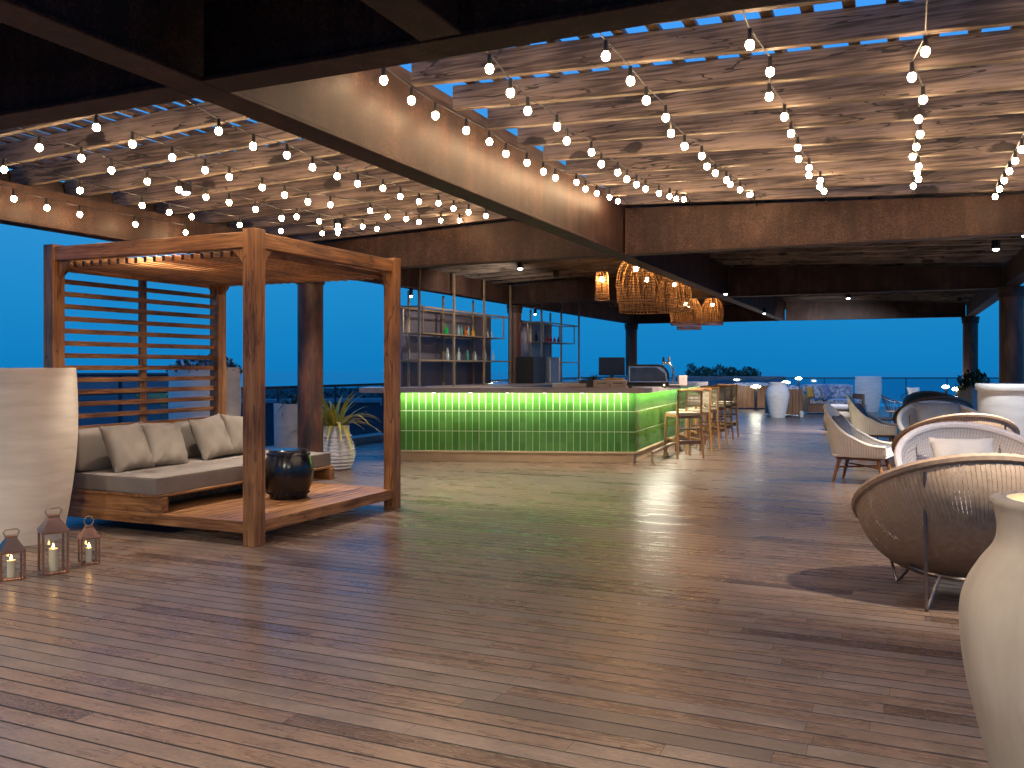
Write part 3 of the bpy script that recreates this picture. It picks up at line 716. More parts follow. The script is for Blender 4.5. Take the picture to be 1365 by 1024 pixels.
# black glazed drum stool on the platform
p = G(384, 668, .19); p = Vector((p.x*8.17/p.y, 8.17, .19))
t = thing('drum_stool', 'black glazed ceramic drum stool on the daybed platform', 'stool', p)
b = MB(); b.lathe([(0, 0), (.165, 0), (.172, .012), (.20, .09), (.228, .2), (.232, .25), (.222, .32), (.19, .405), (.182, .425), (.176, .44), (.165, .449), (0, .453)], 48); b.build('body', M_blackglaze, t, True, 35)
for z, r in ((.05, .187), (.405, .194)):
    b = MB()
    for i in range(36):
        a = 2*PI*i/36; b.ball((r*math.cos(a), r*math.sin(a), z), .0095, 6, 4)
    b.build('stud_band', M_blackglaze, t, True)

# ================================================================== POTS AND VASES
def pot(name, label, cat, loc, prof, mat, fill=None, n=64, group=None, rings=0, wob=.0):
    t = thing(name, label, cat, loc, random.uniform(0, 3), group)
    b = MB(); b.lathe(prof, n); b.build('body', mat, t, True, 35)
    if fill: 
        b = MB(); b.lathe([(0, fill[1]), (fill[0], fill[1])], 40); b.build('soil', M_soil, t)
    return t
def fine(prof, k=6):
    """Catmull-Rom through the profile points"""
    out = []
    P = [prof[0]] + list(prof) + [prof[-1]]
    for i in range(1, len(P)-2):
        p0, p1, p2, p3 = P[i-1], P[i], P[i+1], P[i+2]
        for j in range(k):
            s = j/k; out.append(tuple(.5*((2*p1[c]) + (-p0[c]+p2[c])*s + (2*p0[c]-5*p1[c]+4*p2[c]-p3[c])*s*s + (-p0[c]+3*p1[c]-3*p2[c]+p3[c])*s**3) for c in (0, 1)))
    out.append(prof[-1]); return out
def barrel(R, H, rb=.74, rt=.965, lip=.02):
    o = fine([(R*rb, 0), (R*.87, H*.22), (R*.975, H*.5), (R*1.0, H*.72), (R*.985, H*.9), (R*rt, H)])
    return [(0, 0)] + o + [(R*rt-.03, H+.002), (R*rt-.04, H-.02), (R*rt-.05, H-.22), (0, H-.22)]
pot('tall_planter', 'large cream clay planter at the left margin behind the copper lanterns', 'planter', (-4.02, 7.12, 0), barrel(.445, 1.395), M_cream)
wp = pot('tall_planter', 'tall white planter full of purple flowers seen through the daybed screen', 'planter', AT(273, 11.3), barrel(.445, 1.40, .86, 1.0), M_white, (.38, 1.36))
t = pot('slim_planter', 'slim white planter with a dark spiky plant behind the left rust column', 'planter', AT(389, 12.2), [(0, 0), (.22, 0), (.235, .1), (.245, .5), (.25, .9), (.22, .9), (.21, .7), (0, .7)], M_white, (.2, .84))
prof = [(0, 0), (.17, 0)]
for i in range(9):
    z0 = .01+.047*i; r = .19 + .085*math.sin(PI*(z0+.05)/.50)
    prof += [(r-.010, z0), (r+.004, z0+.008), (r+.006, z0+.036), (r-.012, z0+.044)]
prof += [(.235, .46), (.205, .485), (.195, .52), (.20, .60), (.18, .605), (.175, .5), (0, .5)]
rp = pot('ridged_pot', 'round ridged white pot holding a yellow striped spiky plant', 'pot', AT(446, 12.1), prof, M_white, (.17, .57))
neckp = [(0, 0)] + fine([(.20, 0), (.255, .25), (.31, .55), (.315, .68), (.285, .80), (.235, .87), (.225, .90), (.245, .985)]) + [(.215, .99), (.19, .9), (.2, .75), (0, .75)]
pot('necked_jar', 'tall white necked jar standing on open floor beyond the bar stools', 'jar', AT(1036, 24.6), neckp, M_white)
pot('tall_planter', 'white barrel planter before the sea railing at the far end', 'planter', AT(1157, 27.9), barrel(.40, 1.12), M_white)
# planter with rolled lip on the right, and the grey planter beside it
pot('lipped_planter', 'big pale planter with a thick rim at the right margin before a column', 'planter', AT(1357, 11.6), [(0, 0), (.44, 0)] + fine([(.46, .02), (.475, .5), (.48, 1.09)]) + [(.505, 1.10), (.51, 1.12), (.51, 1.17), (.50, 1.185), (.45, 1.185), (.44, 1.1), (0, 1.1)], M_white)
b = MB()
t = thing('square_planter', 'grey square planter with dark leaves beside the big pale planter', 'planter', AT(1297, 16.2), .2)
b.box(-.19, .19, -.19, .19, 0, 1.06, .012); b.build('body', mat_plain('grey_concrete', (.34, .33, .33), (.27, .26, .26), 7, .8, bmp=.3, bscale=50), t)

# foreground vase with a lamp glowing inside
t = thing('lit_vase', 'large sandy clay vase with a lamp glowing inside its mouth at the lower right', 'vase', AT(1418, 2.62))
outer = fine([(.165, 0), (.205, .2), (.262, .44), (.281, .62), (.268, .72), (.228, .80), (.187, .86), (.177, .91), (.184, .96), (.193, .985)], 8)
b = MB(); b.lathe([(0, 0)] + outer + [(.196, .996), (.192, 1.004), (.150, 1.004), (.143, .99), (.135, .93), (.15, .84), (.20, .76), (.20, .70), (0, .70)], 96); b.build('body', M_vase, t, True, 50)
b = MB(); b.ball((0, 0, .90), .06, 16, 10); b.build('lamp', mat_emit('vase_lamp', (1, .80, .50), 26), t, True)

# ---- plants
def leaf_blades(b, n, L, w, spread, seed, base_r=.08, droop=1.0):
    rnd = random.Random(seed)
    for i in range(n):
        a = rnd.uniform(0, 2*PI); el = rnd.uniform(.15, 1.0)
        l = L*rnd.uniform(.6, 1.1); d = Vector((math.cos(a), math.sin(a), 0)); s = Vector((-d.y, d.x, 0))
        p = d*rnd.uniform(0, base_r); ang = PI/2 - el*spread; k = 7; pts = []
        for j in range(k+1):
            pts.append(p.copy()); p = p + (d*math.cos(ang) + Vector((0, 0, 1))*math.sin(ang))*l/k
            ang -= droop*rnd.uniform(.12, .32)*(.4+el)
        vs = []; 
        for j, q in enumerate(pts):
            ww = w*(1-(j/k)**1.8)*(.6+.4*min(1, j/2)); vs += [q - s*ww, q + Vector((0, 0, -ww*.3)), q + s*ww]
        b.add(vs, [f for j in range(k) for f in ((3*j, 3*j+1, 3*j+4, 3*j+3), (3*j+1, 3*j+2, 3*j+5, 3*j+4))])
def bushy(b, n, rx, ry, rz, size, seed, mats=1):
    rnd = random.Random(seed)
    for i in range(n):
        while True:
            p = Vector((rnd.uniform(-1, 1), rnd.uniform(-1, 1), rnd.uniform(-.1, 1)))
            if p.length < 1: break
        p = Vector((p.x*rx, p.y*ry, p.z*rz)); s = size*rnd.uniform(.5, 1.3)
        R = Matrix.Rotation(rnd.uniform(0, 6.3), 3, 'Z') @ Matrix.Rotation(rnd.uniform(-1.2, 1.2), 3, 'X')
        q = [R @ Vector(c)*s for c in ((0, -.5, 0), (.22, 0, .06), (0, .6, 0), (-.22, 0, .06))]
        b.cur = rnd.randrange(mats) if mats > 1 and rnd.random() < .5 else 0
        b.add([p+c for c in q], [(0, 1, 2, 3)])
b = MB(); leaf_blades(b, 60, .78, .032, 1.1, 4, .10); o = b.build('spiky_plant', M_leafy, None, fix=False); o.location = AT(446, 12.1, .55)
tag(o, 'yellow and green striped plant with long arching leaves in the ridged pot', 'plant')
b = MB(); leaf_blades(b, 40, .42, .02, 1.3, 9, .08); o = b.build('spiky_plant', M_leaf, None, fix=False); o.location = AT(389, 12.2, .82)
tag(o, 'dark spiky plant in the slim white planter beside the left rust column', 'plant')
b = MB(); bushy(b, 900, .46, .46, .20, .075, 12, 3); o = b.build('flowering_plant', [M_leaf, M_flower_p, M_flower_w], None, fix=False); o.location = AT(273, 11.3, 1.36)
tag(o, 'purple and white flowers filling the tall white planter behind the daybed', 'flowers')
b = MB(); bushy(b, 420, .30, .26, .34, .12, 15); leaf_blades(b, 14, .4, .02, 1.2, 8); o = b.build('leafy_plant', M_leaf, None, fix=False); o.location = AT(1297, 16.2, 1.02)
tag(o, 'dark leafy plant growing in the grey square planter', 'plant')

# ================================================================== COPPER LANTERNS
def lantern(label, front, side, bh, rz, candle_h, tall=False, ring=False):
    """front = ground point of the corner nearest the camera"""
    c = front + Vector((-side*.34, side*.62, 0))
    t = thing('candle_lantern', label, 'lantern', c, rz, 'copper lanterns by the white vase')
    h = side/2; w = side*.045
    b = MB(); b.box(-h, h, -h, h, 0, w*1.8, .002); b.build('base', M_copper, t)
    b = MB()
    for sx in (-1, 1):
        for sy in (-1, 1):
            x, y = sx*(h-w), sy*(h-w); b.box(x-w, x+w, y-w, y+w, w*1.8, bh)
    for s in (-1, 1):
        b.box(-h+2*w, h-2*w, s*(h-w)-w, s*(h-w)+w, bh-1.8*w, bh); b.box(s*(h-w)-w, s*(h-w)+w, -h+2*w, h-2*w, bh-1.8*w, bh)
    b.build('frame', M_copper, t)
    b = MB(); g = h-w
    for s in (-1, 1):
        b.box(-h+2*w, h-2*w, s*g-.001, s*g+.001, 1.8*w, bh-1.8*w); b.box(s*g-.001, s*g+.001, -h+2*w, h-2*w, 1.8*w, bh-1.8*w)
    b.build('glass_pane', M_glass, t)
    rh = side*.52; r2 = h*.42; e = h*1.06
    b = MB(); b.hexa([(-e, -e, bh), (e, -e, bh), (e, e, bh), (-e, e, bh), (-r2, -r2, bh+rh), (r2, -r2, bh+rh), (r2, r2, bh+rh), (-r2, r2, bh+rh)])
    b.box(-r2, r2, -r2, r2, bh+rh, bh+rh+side*.12); b.build('roof', M_copper, t)
    zt = bh+rh+side*.12; b = MB()
    if ring:
        b.tube([(side*.25*math.sin(a), 0, zt+side*.26-side*.28*math.cos(a)) for a in [2*PI*i/20 for i in range(20)]], side*.022, 6, True)
    else:
        b.tube([(-r2*1.05, 0, zt-side*.05), (-r2*1.5, 0, zt+side*.16), (-r2*1.1, 0, zt+side*.27), (r2*1.1, 0, zt+side*.27), (r2*1.5, 0, zt+side*.16), (r2*1.05, 0, zt-side*.05)], side*.04, 6)
    b.build('handle', M_bronze, t, True)
    b = MB(); b.ball((h+.006, .1*side, bh*.55), side*.05, 8, 5); b.build('latch', M_bronze, t, True)
    cd = thing('pillar_candle', None, None, c + Vector((0, 0, w*1.8+.001)))
    cd['label'] = 'lit cream candle standing inside the ' + {0: 'copper lantern cut by the left photo edge', 1: 'tallest copper lantern', 2: 'small copper lantern with a ring handle'}[lantern.k]
    cd['category'] = 'candle'; cd['group'] = 'candles inside the copper lanterns'; lantern.k += 1
    cr_ = side*.17
    b = MB(); b.lathe([(0, 0), (cr_, 0), (cr_, candle_h), (cr_*.8, candle_h-.006), (0, candle_h-.008)], 20); b.build('wax', M_wax, cd, True)
    b = MB(); b.lathe([(0, candle_h-.002), (.006, candle_h+.006), (.007, candle_h+.014), (.003, candle_h+.028), (0, candle_h+.036)], 10); b.build('flame', M_flame, cd, True)
lantern.k = 0
lantern('copper lantern with a short candle cut by the left photo edge', G(14, 776), .15, .19, math.radians(38), .11)
lantern('tallest copper lantern with a wide bar handle in front of the cream planter', G(71, 768), .165, .29, math.radians(38), .15)
lantern('small copper lantern with a thin ring handle nearest the daybed', G(119, 754), .125, .19, math.radians(36), .10, ring=True)

# ================================================================== BAR
C0 = G(846, 617.4); FD = Vector((-.9968, .080, 0)); SD = Vector((.351, .936, 0)).normalized()
bar = thing('bar_counter', 'bar counter clad in upright green tiles with a pinkish stone top', 'bar', C0)
LF, LS = 3.62, 6.3
HB = 1.10
def prism(b, poly, z0, z1):
    n = len(poly); vs = [(p.x, p.y, z0) for p in poly] + [(p.x, p.y, z1) for p in poly]
    b.add(vs, [tuple(range(n-1, -1, -1)), tuple(range(n, 2*n))] + [(i, (i+1) % n, n+(i+1) % n, n+i) for i in range(n)])
def lpoly(o, d=.62, ef=0.0, es=0.0):
    """L-shaped strip along front and side, pushed outward by o"""
    nf = Vector((-FD.y, FD.x, 0)); nf = nf if nf.y < 0 else -nf
    ns = Vector((SD.y, -SD.x, 0))
    def corner(a, bb):   # offset corner
        p1 = nf*a; p2 = ns*bb
        den = FD.x*SD.y - FD.y*SD.x; w = p2 - p1
        s = (w.x*SD.y - w.y*SD.x)/den; return p1 + FD*s
    out = corner(o, o); inn = corner(-d, -d)
    return [out, SD*(LS+es) + ns*o, SD*(LS+es) - ns*d, inn, FD*(LF+ef) - nf*d, FD*(LF+ef) + nf*o], nf, ns
P, NF, NS = lpoly(-.03, .5)
b = MB(); prism(b, P, .002, .135); b.build('plinth', M_plinth, bar)
P, _, _ = lpoly(-.0085, .5); b = MB(); prism(b, P, .137, HB-.045); b.build('core', M_grout, bar)
P, _, _ = lpoly(.012, .5); b = MB(); prism(b, P, .137, .158); b.build('base_trim', M_plinth, bar)
P, _, _ = lpoly(.17, .55, .45, .05); b = MB(); prism(b, P, HB-.043, HB); ct = b.build('countertop', M_stone, bar)
# drip lip along the outer edge hides the lamps
Q, _, _ = lpoly(.168, -.148, .45, .05); b = MB(); prism(b, Q, HB-.075, HB-.0435); b.build('counter_lip', M_stone, bar)
def tiles(name, D, Nn, L):
    rz = math.atan2(D.y, D.x)
    b = MB(); n = int(L/.1); zs = [(.162, .452), (.456, .752), (.756, HB-.048)]
    rnd = random.Random(5)
    for i in range(n):
        for z0, z1 in zs:
            x0, x1 = i*.1+.0035, (i+1)*.1-.0035
            z0_, z1_ = z0+.0035, z1-.0035; e = .004
            # local: x along D, y outward
            t1, t2, t3, t4 = [-.004+rnd.uniform(-.0012, .0012) for _ in range(4)]
            b.add([(x0, -.012, z0_), (x1, -.012, z0_), (x1, -.012, z1_), (x0, -.012, z1_), (x0+e, t1, z0_+e), (x1-e, t2, z0_+e), (x1-e, t3, z1_-e), (x0+e, t4, z1_-e)],
                  [(4, 5, 6, 7), (0, 1, 5, 4), (1, 2, 6, 5), (2, 3, 7, 6), (3, 0, 4, 7)])
    sgn = Nn.dot(Vector((-D.y, D.x, 0)))
    if sgn < 0: b.v = [(x, -y, z) for x, y, z in b.v]
    o = b.build(name, M_tile, bar); o.rotation_euler = (0, 0, rz); return o
tiles('tile_cladding', FD, NF, LF); tiles('tile_cladding', SD, NS, LS)
# LED line under the overhang + lamp pucks
for D, Nn, L in ((FD, NF, LF), (SD, NS, LS)):
    b = MB(); rz = math.atan2(D.y, D.x); M = Matrix.Rotation(rz, 4, 'Z'); s = 1 if Nn.dot(Vector((-D.y, D.x, 0))) > 0 else -1
    y0, y1 = sorted((s*.105, s*.125)); b.box(.05, L-.05, y0, y1, HB-.060, HB-.0435, 0, M); b.build('led_strip', M_strip, bar); b = MB()
    k = int(L/.55)
    for i in range(k):
        x = .2+.55*i; ya, yb = sorted((s*.012, s*.024)); b.box(x, x+.05, ya, yb, HB-.083, HB-.077, 0, M)
    b.build('led_lamp', M_led, bar)
# plinth seams / feet
for i in range(3):
    b = MB(); p = FD*(.12+1.35*i) + NF*-.029; b.box(p.x-.09, p.x+.09, p.y-.02, p.y+.03, .001, .016); b.box(p.x-.005, p.x+.005, p.y-.012, p.y+.0, .017, .134); b.build('plinth_foot', M_plinth, bar)
# foot rail along the stools
b = MB(); p0 = NS*.27 + SD*(-.1); b.tube([p0 + Vector((0, 0, .17)), p0 + SD*(LS) + Vector((0, 0, .17))], .024, 10); rl = b.build('foot_rail', M_bronze, bar, True)
for i in range(6):
    p = p0 + SD*(.03+1.15*i); b = MB(); b.tube([p+Vector((0, 0, .16)), p+Vector((0, 0, .09)) - NS*.01, p+Vector((0, 0, .01))], [.014, .012, .03], 8); b.cyl(p, .05, .012, 12); b.build('rail_bracket', M_bronze, rl, True)

# back counter under the shelves
BCO = W(0, 0)
t = thing('back_counter', 'low counter with a pinkish top along the shelves behind the bar', 'counter', W(12.35, -7.0), RZ)
b = MB(); b.box(.02, .75, .02, 6.83, 0.001, 1.06); b.build('cabinet', M_panel, t)
b = MB(); b.box(0, .80, 0, 6.85, 1.061, 1.10, .004); b.build('worktop', M_stone, t)

# ---- shelf racks behind the bar
def rack(label, u0, n, u_extra, panel, loc_v=-6.60):
    pit = 1.12
    t = thing('shelf_rack', label, 'shelf', W(u0, loc_v, 1.101), RZ)
    b_ = -.38                      # back row
    Z = lambda z: z-1.101
    for i in range(n):
        b = MB(); b.box(-.016, .016, i*pit-.016, i*pit+.016, 0, Z(2.92)); b.build('upright', M_bronze, t)
    for i in range(n-1):
        b = MB(); b.box(b_-.016, b_+.016, i*pit+.32, i*pit+.352, 0, Z(2.60)-.006); b.build('upright', M_bronze, t)
    L = (n-1)*pit
    for z, y0, y1 in ((2.32, -.02, L), (1.51, -.02, L)):
        b = MB(); b.box(-.012, .012, y0, y1, Z(z)-.012, Z(z)+.012); b.box(b_-.012, b_+.012, y0, y1, Z(z)-.012, Z(z)+.012)
        b.box(b_+.012, -.012, y0, y0+.024, Z(z)-.010, Z(z)+.010); b.box(b_+.012, -.012, y1-.024, y1, Z(z)-.010, Z(z)+.010); b.build('shelf_frame', M_bronze, t)
    b = MB(); b.box(b_+.013, -.013, .02, L-.03, Z(1.515), Z(1.521)); b.build('shelf_board', M_bronze, t)
    b = MB(); b.box(b_+.013, .012, .10, L-.30, Z(1.915), Z(1.932)); b.build('shelf_board', M_bronze, t)
    for y in (.10, L-.32):
        for x in (-.01, b_+.02):
            b = MB(); b.box(x, x+.02, y, y+.02, Z(1.933), Z(2.307)); b.build('shelf_strut', M_bronze, t)
    b = MB(); b.box(b_-.10, b_-.06, panel[0], panel[1], 0, Z(2.36)); b.build('back_panel', M_panel, t)
    return t
rack('taller left bronze shelf rack with bottles between the daybed and the column', 11.45, 4, 0, (.25, 3.45))
rack('right bronze shelf rack with a few bottles right of the column behind the bar', 16.35, 3, 0, (-.2, 1.7))
# unseen fill lamps added above the foreground deck
for lb_, u_, v_, pw_, tl_ in (('added unseen fill spotlight on the near beam far left of the main beam', 1.2, -5.6, 230, (math.radians(18), 0, 0)), ('added unseen fill spotlight on the near beam left of the main beam', 1.0, -3.2, 210, (math.radians(30), 0, 0)),
        ('added unseen fill spotlight on the near beam above the open floor', 1.2, -.9, 190, (math.radians(30), 0, 0)), ('added unseen fill spotlight on the near beam above the sandy vase', 0.3, .6, 240, (math.radians(12), 0, 0))):
    can_light(0, 0, 0, lb_, pw_, pos=W(u_, v_, 2.85), size=110, tilt=tl_)
can_light(0, 0, 0, 'small added spotlight washing the left shelf panel', 30, pos=W(11.55, -6.80, 2.50), size=90, r=.03)  # added lamp to brighten the left rack
can_light(0, 0, 0, 'small added spotlight washing the right shelf panel', 25, pos=W(16.5, -6.80, 2.50), size=90, r=.03)  # likewise added, for the right rack

# ---- bottles
def mat_bottle(name, c, f): return mat_glass(name, tuple(.55+.45*x for x in c), .10, c, f)
BT = {'clear glass': mat_bottle('bottle_clear', (.70, .80, .78), .28), 'green glass': mat_bottle('bottle_green', (.02, .32, .08), .7), 'amber spirit': mat_bottle('bottle_amber', (.42, .12, .02), .75),
      'golden spirit': mat_bottle('bottle_gold', (.6, .32, .05), .7), 'teal glass': mat_bottle('bottle_teal', (.10, .38, .30), .55), 'dark wine': mat_bottle('bottle_dark', (.012, .012, .014), .9), 'red spirit': mat_bottle('bottle_red', (.45, .02, .02), .75)}
BME = {}
def bottle(kind, shape, u, v, z, label, group, s=1.0):
    key = (kind, shape)
    if key not in BME:
        b = MB()
        if shape == 0: pr = [(0, 0), (.036, 0), (.038, .01), (.038, .15), (.030, .185), (.014, .21), (.013, .265), (.016, .27), (.016, .29), (0, .29)]
        elif shape == 1: pr = [(0, 0), (.047, 0), (.05, .012), (.05, .11), (.042, .14), (.016, .16), (.015, .20), (.02, .205), (.02, .235), (0, .235)]
        else: pr = [(0, 0), (.030, 0), (.030, .20), (.022, .23), (.012, .25), (.012, .31), (0, .31)]
        b.lathe(pr, 16); q = b.build('bottle', BT[kind], None, True, 50); BME[key] = q.data; bpy.data.objects.remove(q)
    o = bpy.data.objects.new('bottle', BME[key]); COL.objects.link(o); o.location = W(u, v, z); o.scale = (s*.76, s*.76, s*.70)
    tag(o, label, 'bottle', group)
US, LS_, RS = 1.933, 1.522, 1.933
up = [(430, 'green glass', 1, 1.0), (604, 'x', 0, 0)]
def at_px(px, v=-6.75):      # u on the rack plane for a pixel column
    k = (px - CX)/F; Y = v/(UY*k - UX); return UX*k*Y + UY*Y
for px, kind, sh, s, lb in ((594, 'green glass', 1, 1.05, 'squat green bottle at the left of the upper bar shelf'), (611, 'clear glass', 0, .85, None), (615, 'teal glass', 0, .8, 'teal bottle on the upper bar shelf beside clear ones'),
        (620, 'amber spirit', 1, 1.0, 'amber spirit bottle on the upper left bar shelf'), (624, 'clear glass', 2, .8, None), (630, 'golden spirit', 1, .98, 'golden spirit bottle on the upper left bar shelf'), (650, 'clear glass', 0, .75, None), (655, 'clear glass', 0, .7, None)):
    bottle(kind, sh, at_px(px), -6.75, US, lb or 'clear glass bottle on the upper left bar shelf', 'clear bottles on the upper left bar shelf' if not lb else 'coloured bottles behind the bar', s)
for i, px in enumerate((594.5, 599, 602, 609, 613, 617, 621, 624, 628, 631, 635, 639, 642, 648, 651, 655)):
    kind = 'teal glass' if i in (6, 7) else 'clear glass'
    bottle(kind, (2, 0, 0, 0, 1, 0)[i % 6], at_px(px), -6.72 - .06*(i % 3), LS_, ('teal bottle on the lower left bar shelf' if kind == 'teal glass' else 'clear glass bottle on the lower left bar shelf'), kind.split()[0] + ' bottles on the lower left bar shelf', random.uniform(.75, 1.02))
bottle('dark wine', 0, at_px(714), -6.75, RS, 'dark wine bottle on the upper right bar shelf', 'coloured bottles behind the bar', 1.0)
for px in (727.5, 732, 737, 742):
    bottle('red spirit', 1, at_px(px), -6.72, RS, 'red spirit bottle on the upper right bar shelf', 'red bottles on the right bar shelf', .75)

# ---- things on the back counter and bar top
t = thing('bar_fridge', 'small black bar fridge with its grey door swung open behind the bar', 'fridge', W(at_px(711, -6.4), -6.4, 1.101), RZ)
b = MB(); b.box(-.22, .14, -.35, .25, 0, .50, .006); b.build('cabinet', M_black, t)
b = MB(); b.box(.15, .20, .30, .86, .01, .50, .006); dr = b.build('door', mat_plain('blue_grey_metal', (.20, .24, .32), None, 6, .35, metal=.3), t)
b = MB(); b.box(.201, .212, .31, .35, .02, .49); b.box(.201, .212, .81, .85, .02, .49); b.build('door_trim', M_wht, dr)
cz = HB+.001
def on_bar(px, Y, z=cz): return AT(px, Y, z)
brz = math.atan2(-FD.y, -FD.x)
t = thing('cash_drawer', 'white two-drawer cash box under the dark monitor on the bar', 'cash drawer', on_bar(812, 13.5), brz)
b = MB(); b.box(-.25, .25, -.2, .2, 0, .105, .005); b.build('case', mat_plain('beige_plastic', (.50, .43, .37), None, 5, .5), t)
for s in (-1, 1):
    b = MB(); b.box(s*.12-.07, s*.12+.07, -.206, -.2005, .055, .066); b.build('drawer_slot', M_black, t)
b = MB(); b.cyl((0, 0, 0), .012, .008, 10); o = b.build('lock', M_black, t); o.rotation_euler = (PI/2, 0, 0); o.location = (0, -.2005, .03)
t = thing('point_of_sale_monitor', 'dark flat monitor standing on the white cash box', 'monitor', on_bar(815, 13.5, cz+.106), brz)
b = MB(); b.box(-.2, .2, -.012, .012, .07, .35, .006); b.build('screen', mat_plain('dark_screen', (.012, .014, .03), None, 4, .2), t)
b = MB(); b.box(-.03, .03, .013, .035, .012, .2, .003); b.box(-.1, .1, -.06, .09, 0, .011, .003); b.build('stand', M_black, t)
b = MB(); b.box(-.15, .15, -.12, -.065, 0.0005, .03, .004); o = b.build('receipt_pad', M_cusho, None); o.location = on_bar(818, 13.5, cz+.106); o.rotation_euler = (0, 0, brz); tag(o, 'yellow pad lying in front of the dark monitor on the bar', 'pad')
b = MB(); b.box(-.12, .12, -.13, .13, 0, .10, .006); o = b.build('black_box', M_black, None); o.location = on_bar(782, 13.6); o.rotation_euler = (0, 0, brz); o.name = 'till_box'; tag(o, 'small black box left of the white cash box on the bar', 'box')
b = MB(); b.box(-.30, .22, -.15, .15, 0, .055, .004); o = b.build('tray', mat_plain('beige_plastic', (.5, .43, .37)), None); o.location = on_bar(762, 13.6); o.rotation_euler = (0, 0, brz); tag(o, 'low beige tray on the bar below the right shelf rack', 'tray')
b = MB(); leaf_blades(b, 60, .30, .018, 1.3, 31, .12); bushy(b, 160, .2, .2, .16, .07, 3); o = b.build('leafy_plant', M_leaf, None, fix=False); o.location = on_bar(790, 13.95); tag(o, 'dark leafy plant lying behind the monitor on the bar', 'plant')
# curved display oven
t = thing('pastry_warmer', 'steel countertop warmer with a curved glass front at the bar corner', 'warmer', on_bar(862, 12.98), brz)
w, d, h = .29, .21, .33
pr = []
for i in range(13):
    a = PI/2*i/12; pr.append((w - .16 + .16*math.sin(a), h - .16 + .16*math.cos(a)))
sec = [(-w, .07), (-w, h)] + pr + [(w, .07)]
# hood curved in x; body from the front
b = MB(); n = len(sec); b.add([(x, -d, z) for x, z in sec] + [(x, d, z) for x, z in sec], [tuple(range(n)), tuple(range(2*n-1, n-1, -1))] + [(i, (i+1) % n, n+(i+1) % n, n+i) for i in range(n)]); b.build('hood', M_chrome, t, True, 30)
b = MB(); b.box(-w-.005, w+.005, -d-.005, d+.005, .02, .069, .004); b.build('base', M_black, t)
b = MB(); sec2 = [(-w+.03, .10), (-w+.03, h-.03), (w-.17, h-.03), (w-.05, h-.12), (w-.03, .10)]
b.add([(x, -d-.004, z) for x, z in sec2], [(0, 1, 2, 3, 4)]); b.build('door_glass', mat_plain('grey_reflective_glass', (.16, .155, .145), (.10, .10, .095), 9, .15, metal=.5), t)
b = MB(); b.tube([(x, -d-.006, z) for x, z in sec], .017, 6, True); b.build('gasket', M_black, t)
b = MB()
for sx in (-1, 1):
    for sy in (-1, 1): b.cyl((sx*(w-.04), sy*(d-.04), 0), .018, .02, 8)
b.build('foot', M_black, t)
b = MB(); b.cyl((0, 0, 0), .014, .012, 10); o = b.build('knob', mat_emit('indicator_lamp', (1, .8, .5), 3), t); o.rotation_euler = (PI/2, 0, 0); o.location = (w-.06, -d-.006, .043)
# beer tap
t = thing('beer_tap', 'chrome curved beer tap with two handles on the bar', 'tap', on_bar(897, 13.55), 0)
b = MB(); b.cyl((0, 0, 0), .06, .02, 16); b.tube([(0, 0, .015), (0, 0, .2), (-.015, 0, .30), (-.06, 0, .36), (-.12, 0, .375), (-.155, 0, .35), (-.16, 0, .30)], [.028, .022, .02, .018, .018, .016, .012], 10); b.build('spout', M_chrome, t, True)
for x in (-.155, -.07):
    b = MB(); b.tube([(x, 0, .37), (x+.005, 0, .40), (x+.005, 0, .46)], [.008, .02, .016], 8); b.build('handle', M_black if x < -.1 else M_bronze, t, True)
b = MB(); b.box(-.07, .07, -.06, .06, 0, .17, .006); o = b.build('napkin_box', M_stone, None); o.location = on_bar(909, 14.3); tag(o, 'small white box standing on the bar behind the beer tap', 'box')
b = MB(); b.box(-.09, .09, -.12, .12, 0, .045, .004); o = b.build('drip_tray', M_stone, None); o.location = on_bar(897, 13.1); tag(o, 'stone drip tray in front of the beer tap', 'tray')

# ================================================================== BASKET PENDANTS
def pendant(label, px, Y, w_px, ytop, ybot, kind='bell', bulb_px=None):
    zt, zb = CH + (HY-ytop)*Y/F, CH + (HY-ybot)*Y/F; R = w_px*Y/F/2; H = zt - zb
    p = AT(px, Y, zb)
    t = thing('basket_pendant', label, 'pendant lamp', p, random.uniform(0, 3), 'woven pendant lamps over the bar')
    if kind == 'bell': pf = lambda s: R*(.99 - .06*(1-s) if s < .3 else 1.0*math.sqrt(max(0, 1-((s-.3)/.78)**2.2)) * 1.0) if s < 1 else R*.42
    else: pf = lambda s: R*(1.0 - .18*s)
    nv, nr, m = (46, 18, 14) if kind == 'bell' else (26, 9, 8)
    b = MB()
    for i in range(nv):
        a = 2*PI*i/nv; j = random.uniform(-.03, .03)
        b.tube([(pf(s)*math.cos(a+j*k_), pf(s)*math.sin(a+j*k_), s*H) for k_, s in enumerate([q/m for q in range(m+1)])], .0044, 3, cap=False)
    b.build('woven_ribs', M_basket, t)
    b = MB()
    for i in range(nr):
        s = i/(nr-1); r = pf(s); 
        b.tube([(r*math.cos(2*PI*q/36)*1.01, r*math.sin(2*PI*q/36)*1.01, s*H) for q in range(36)], .004 if i not in (0, 1) else .008, 4, True)
    b.build('woven_rings', M_brownr, t)
    b = MB(); b.ball((0, 0, H*.74), .034, 12, 8); b.build('bulb', M_pendb, t, True)
    b = MB(); b.tube([(0, 0, H*.74+.03), (0, 0, H*.74+.09)], .018, 8); b.tube([(0, 0, H*.74+.09), (0, 0, 3.12-zb)], .004, 5); b.build('cord', M_black, t)
    return t
pendant('narrow cylindrical woven pendant lamp left of the basket cluster', 802, 12.6, 19, 363, 400, 'cyl')
pendant('domed basket pendant lamp at the front left of the cluster', 847, 11.9, 53, 343, 403)
pendant('largest pale basket pendant lamp behind the front domed one', 862, 13.2, 79, 358, 416)
pendant('tall basket pendant lamp right of the largest one', 898, 14.8, 46, 367, 415)
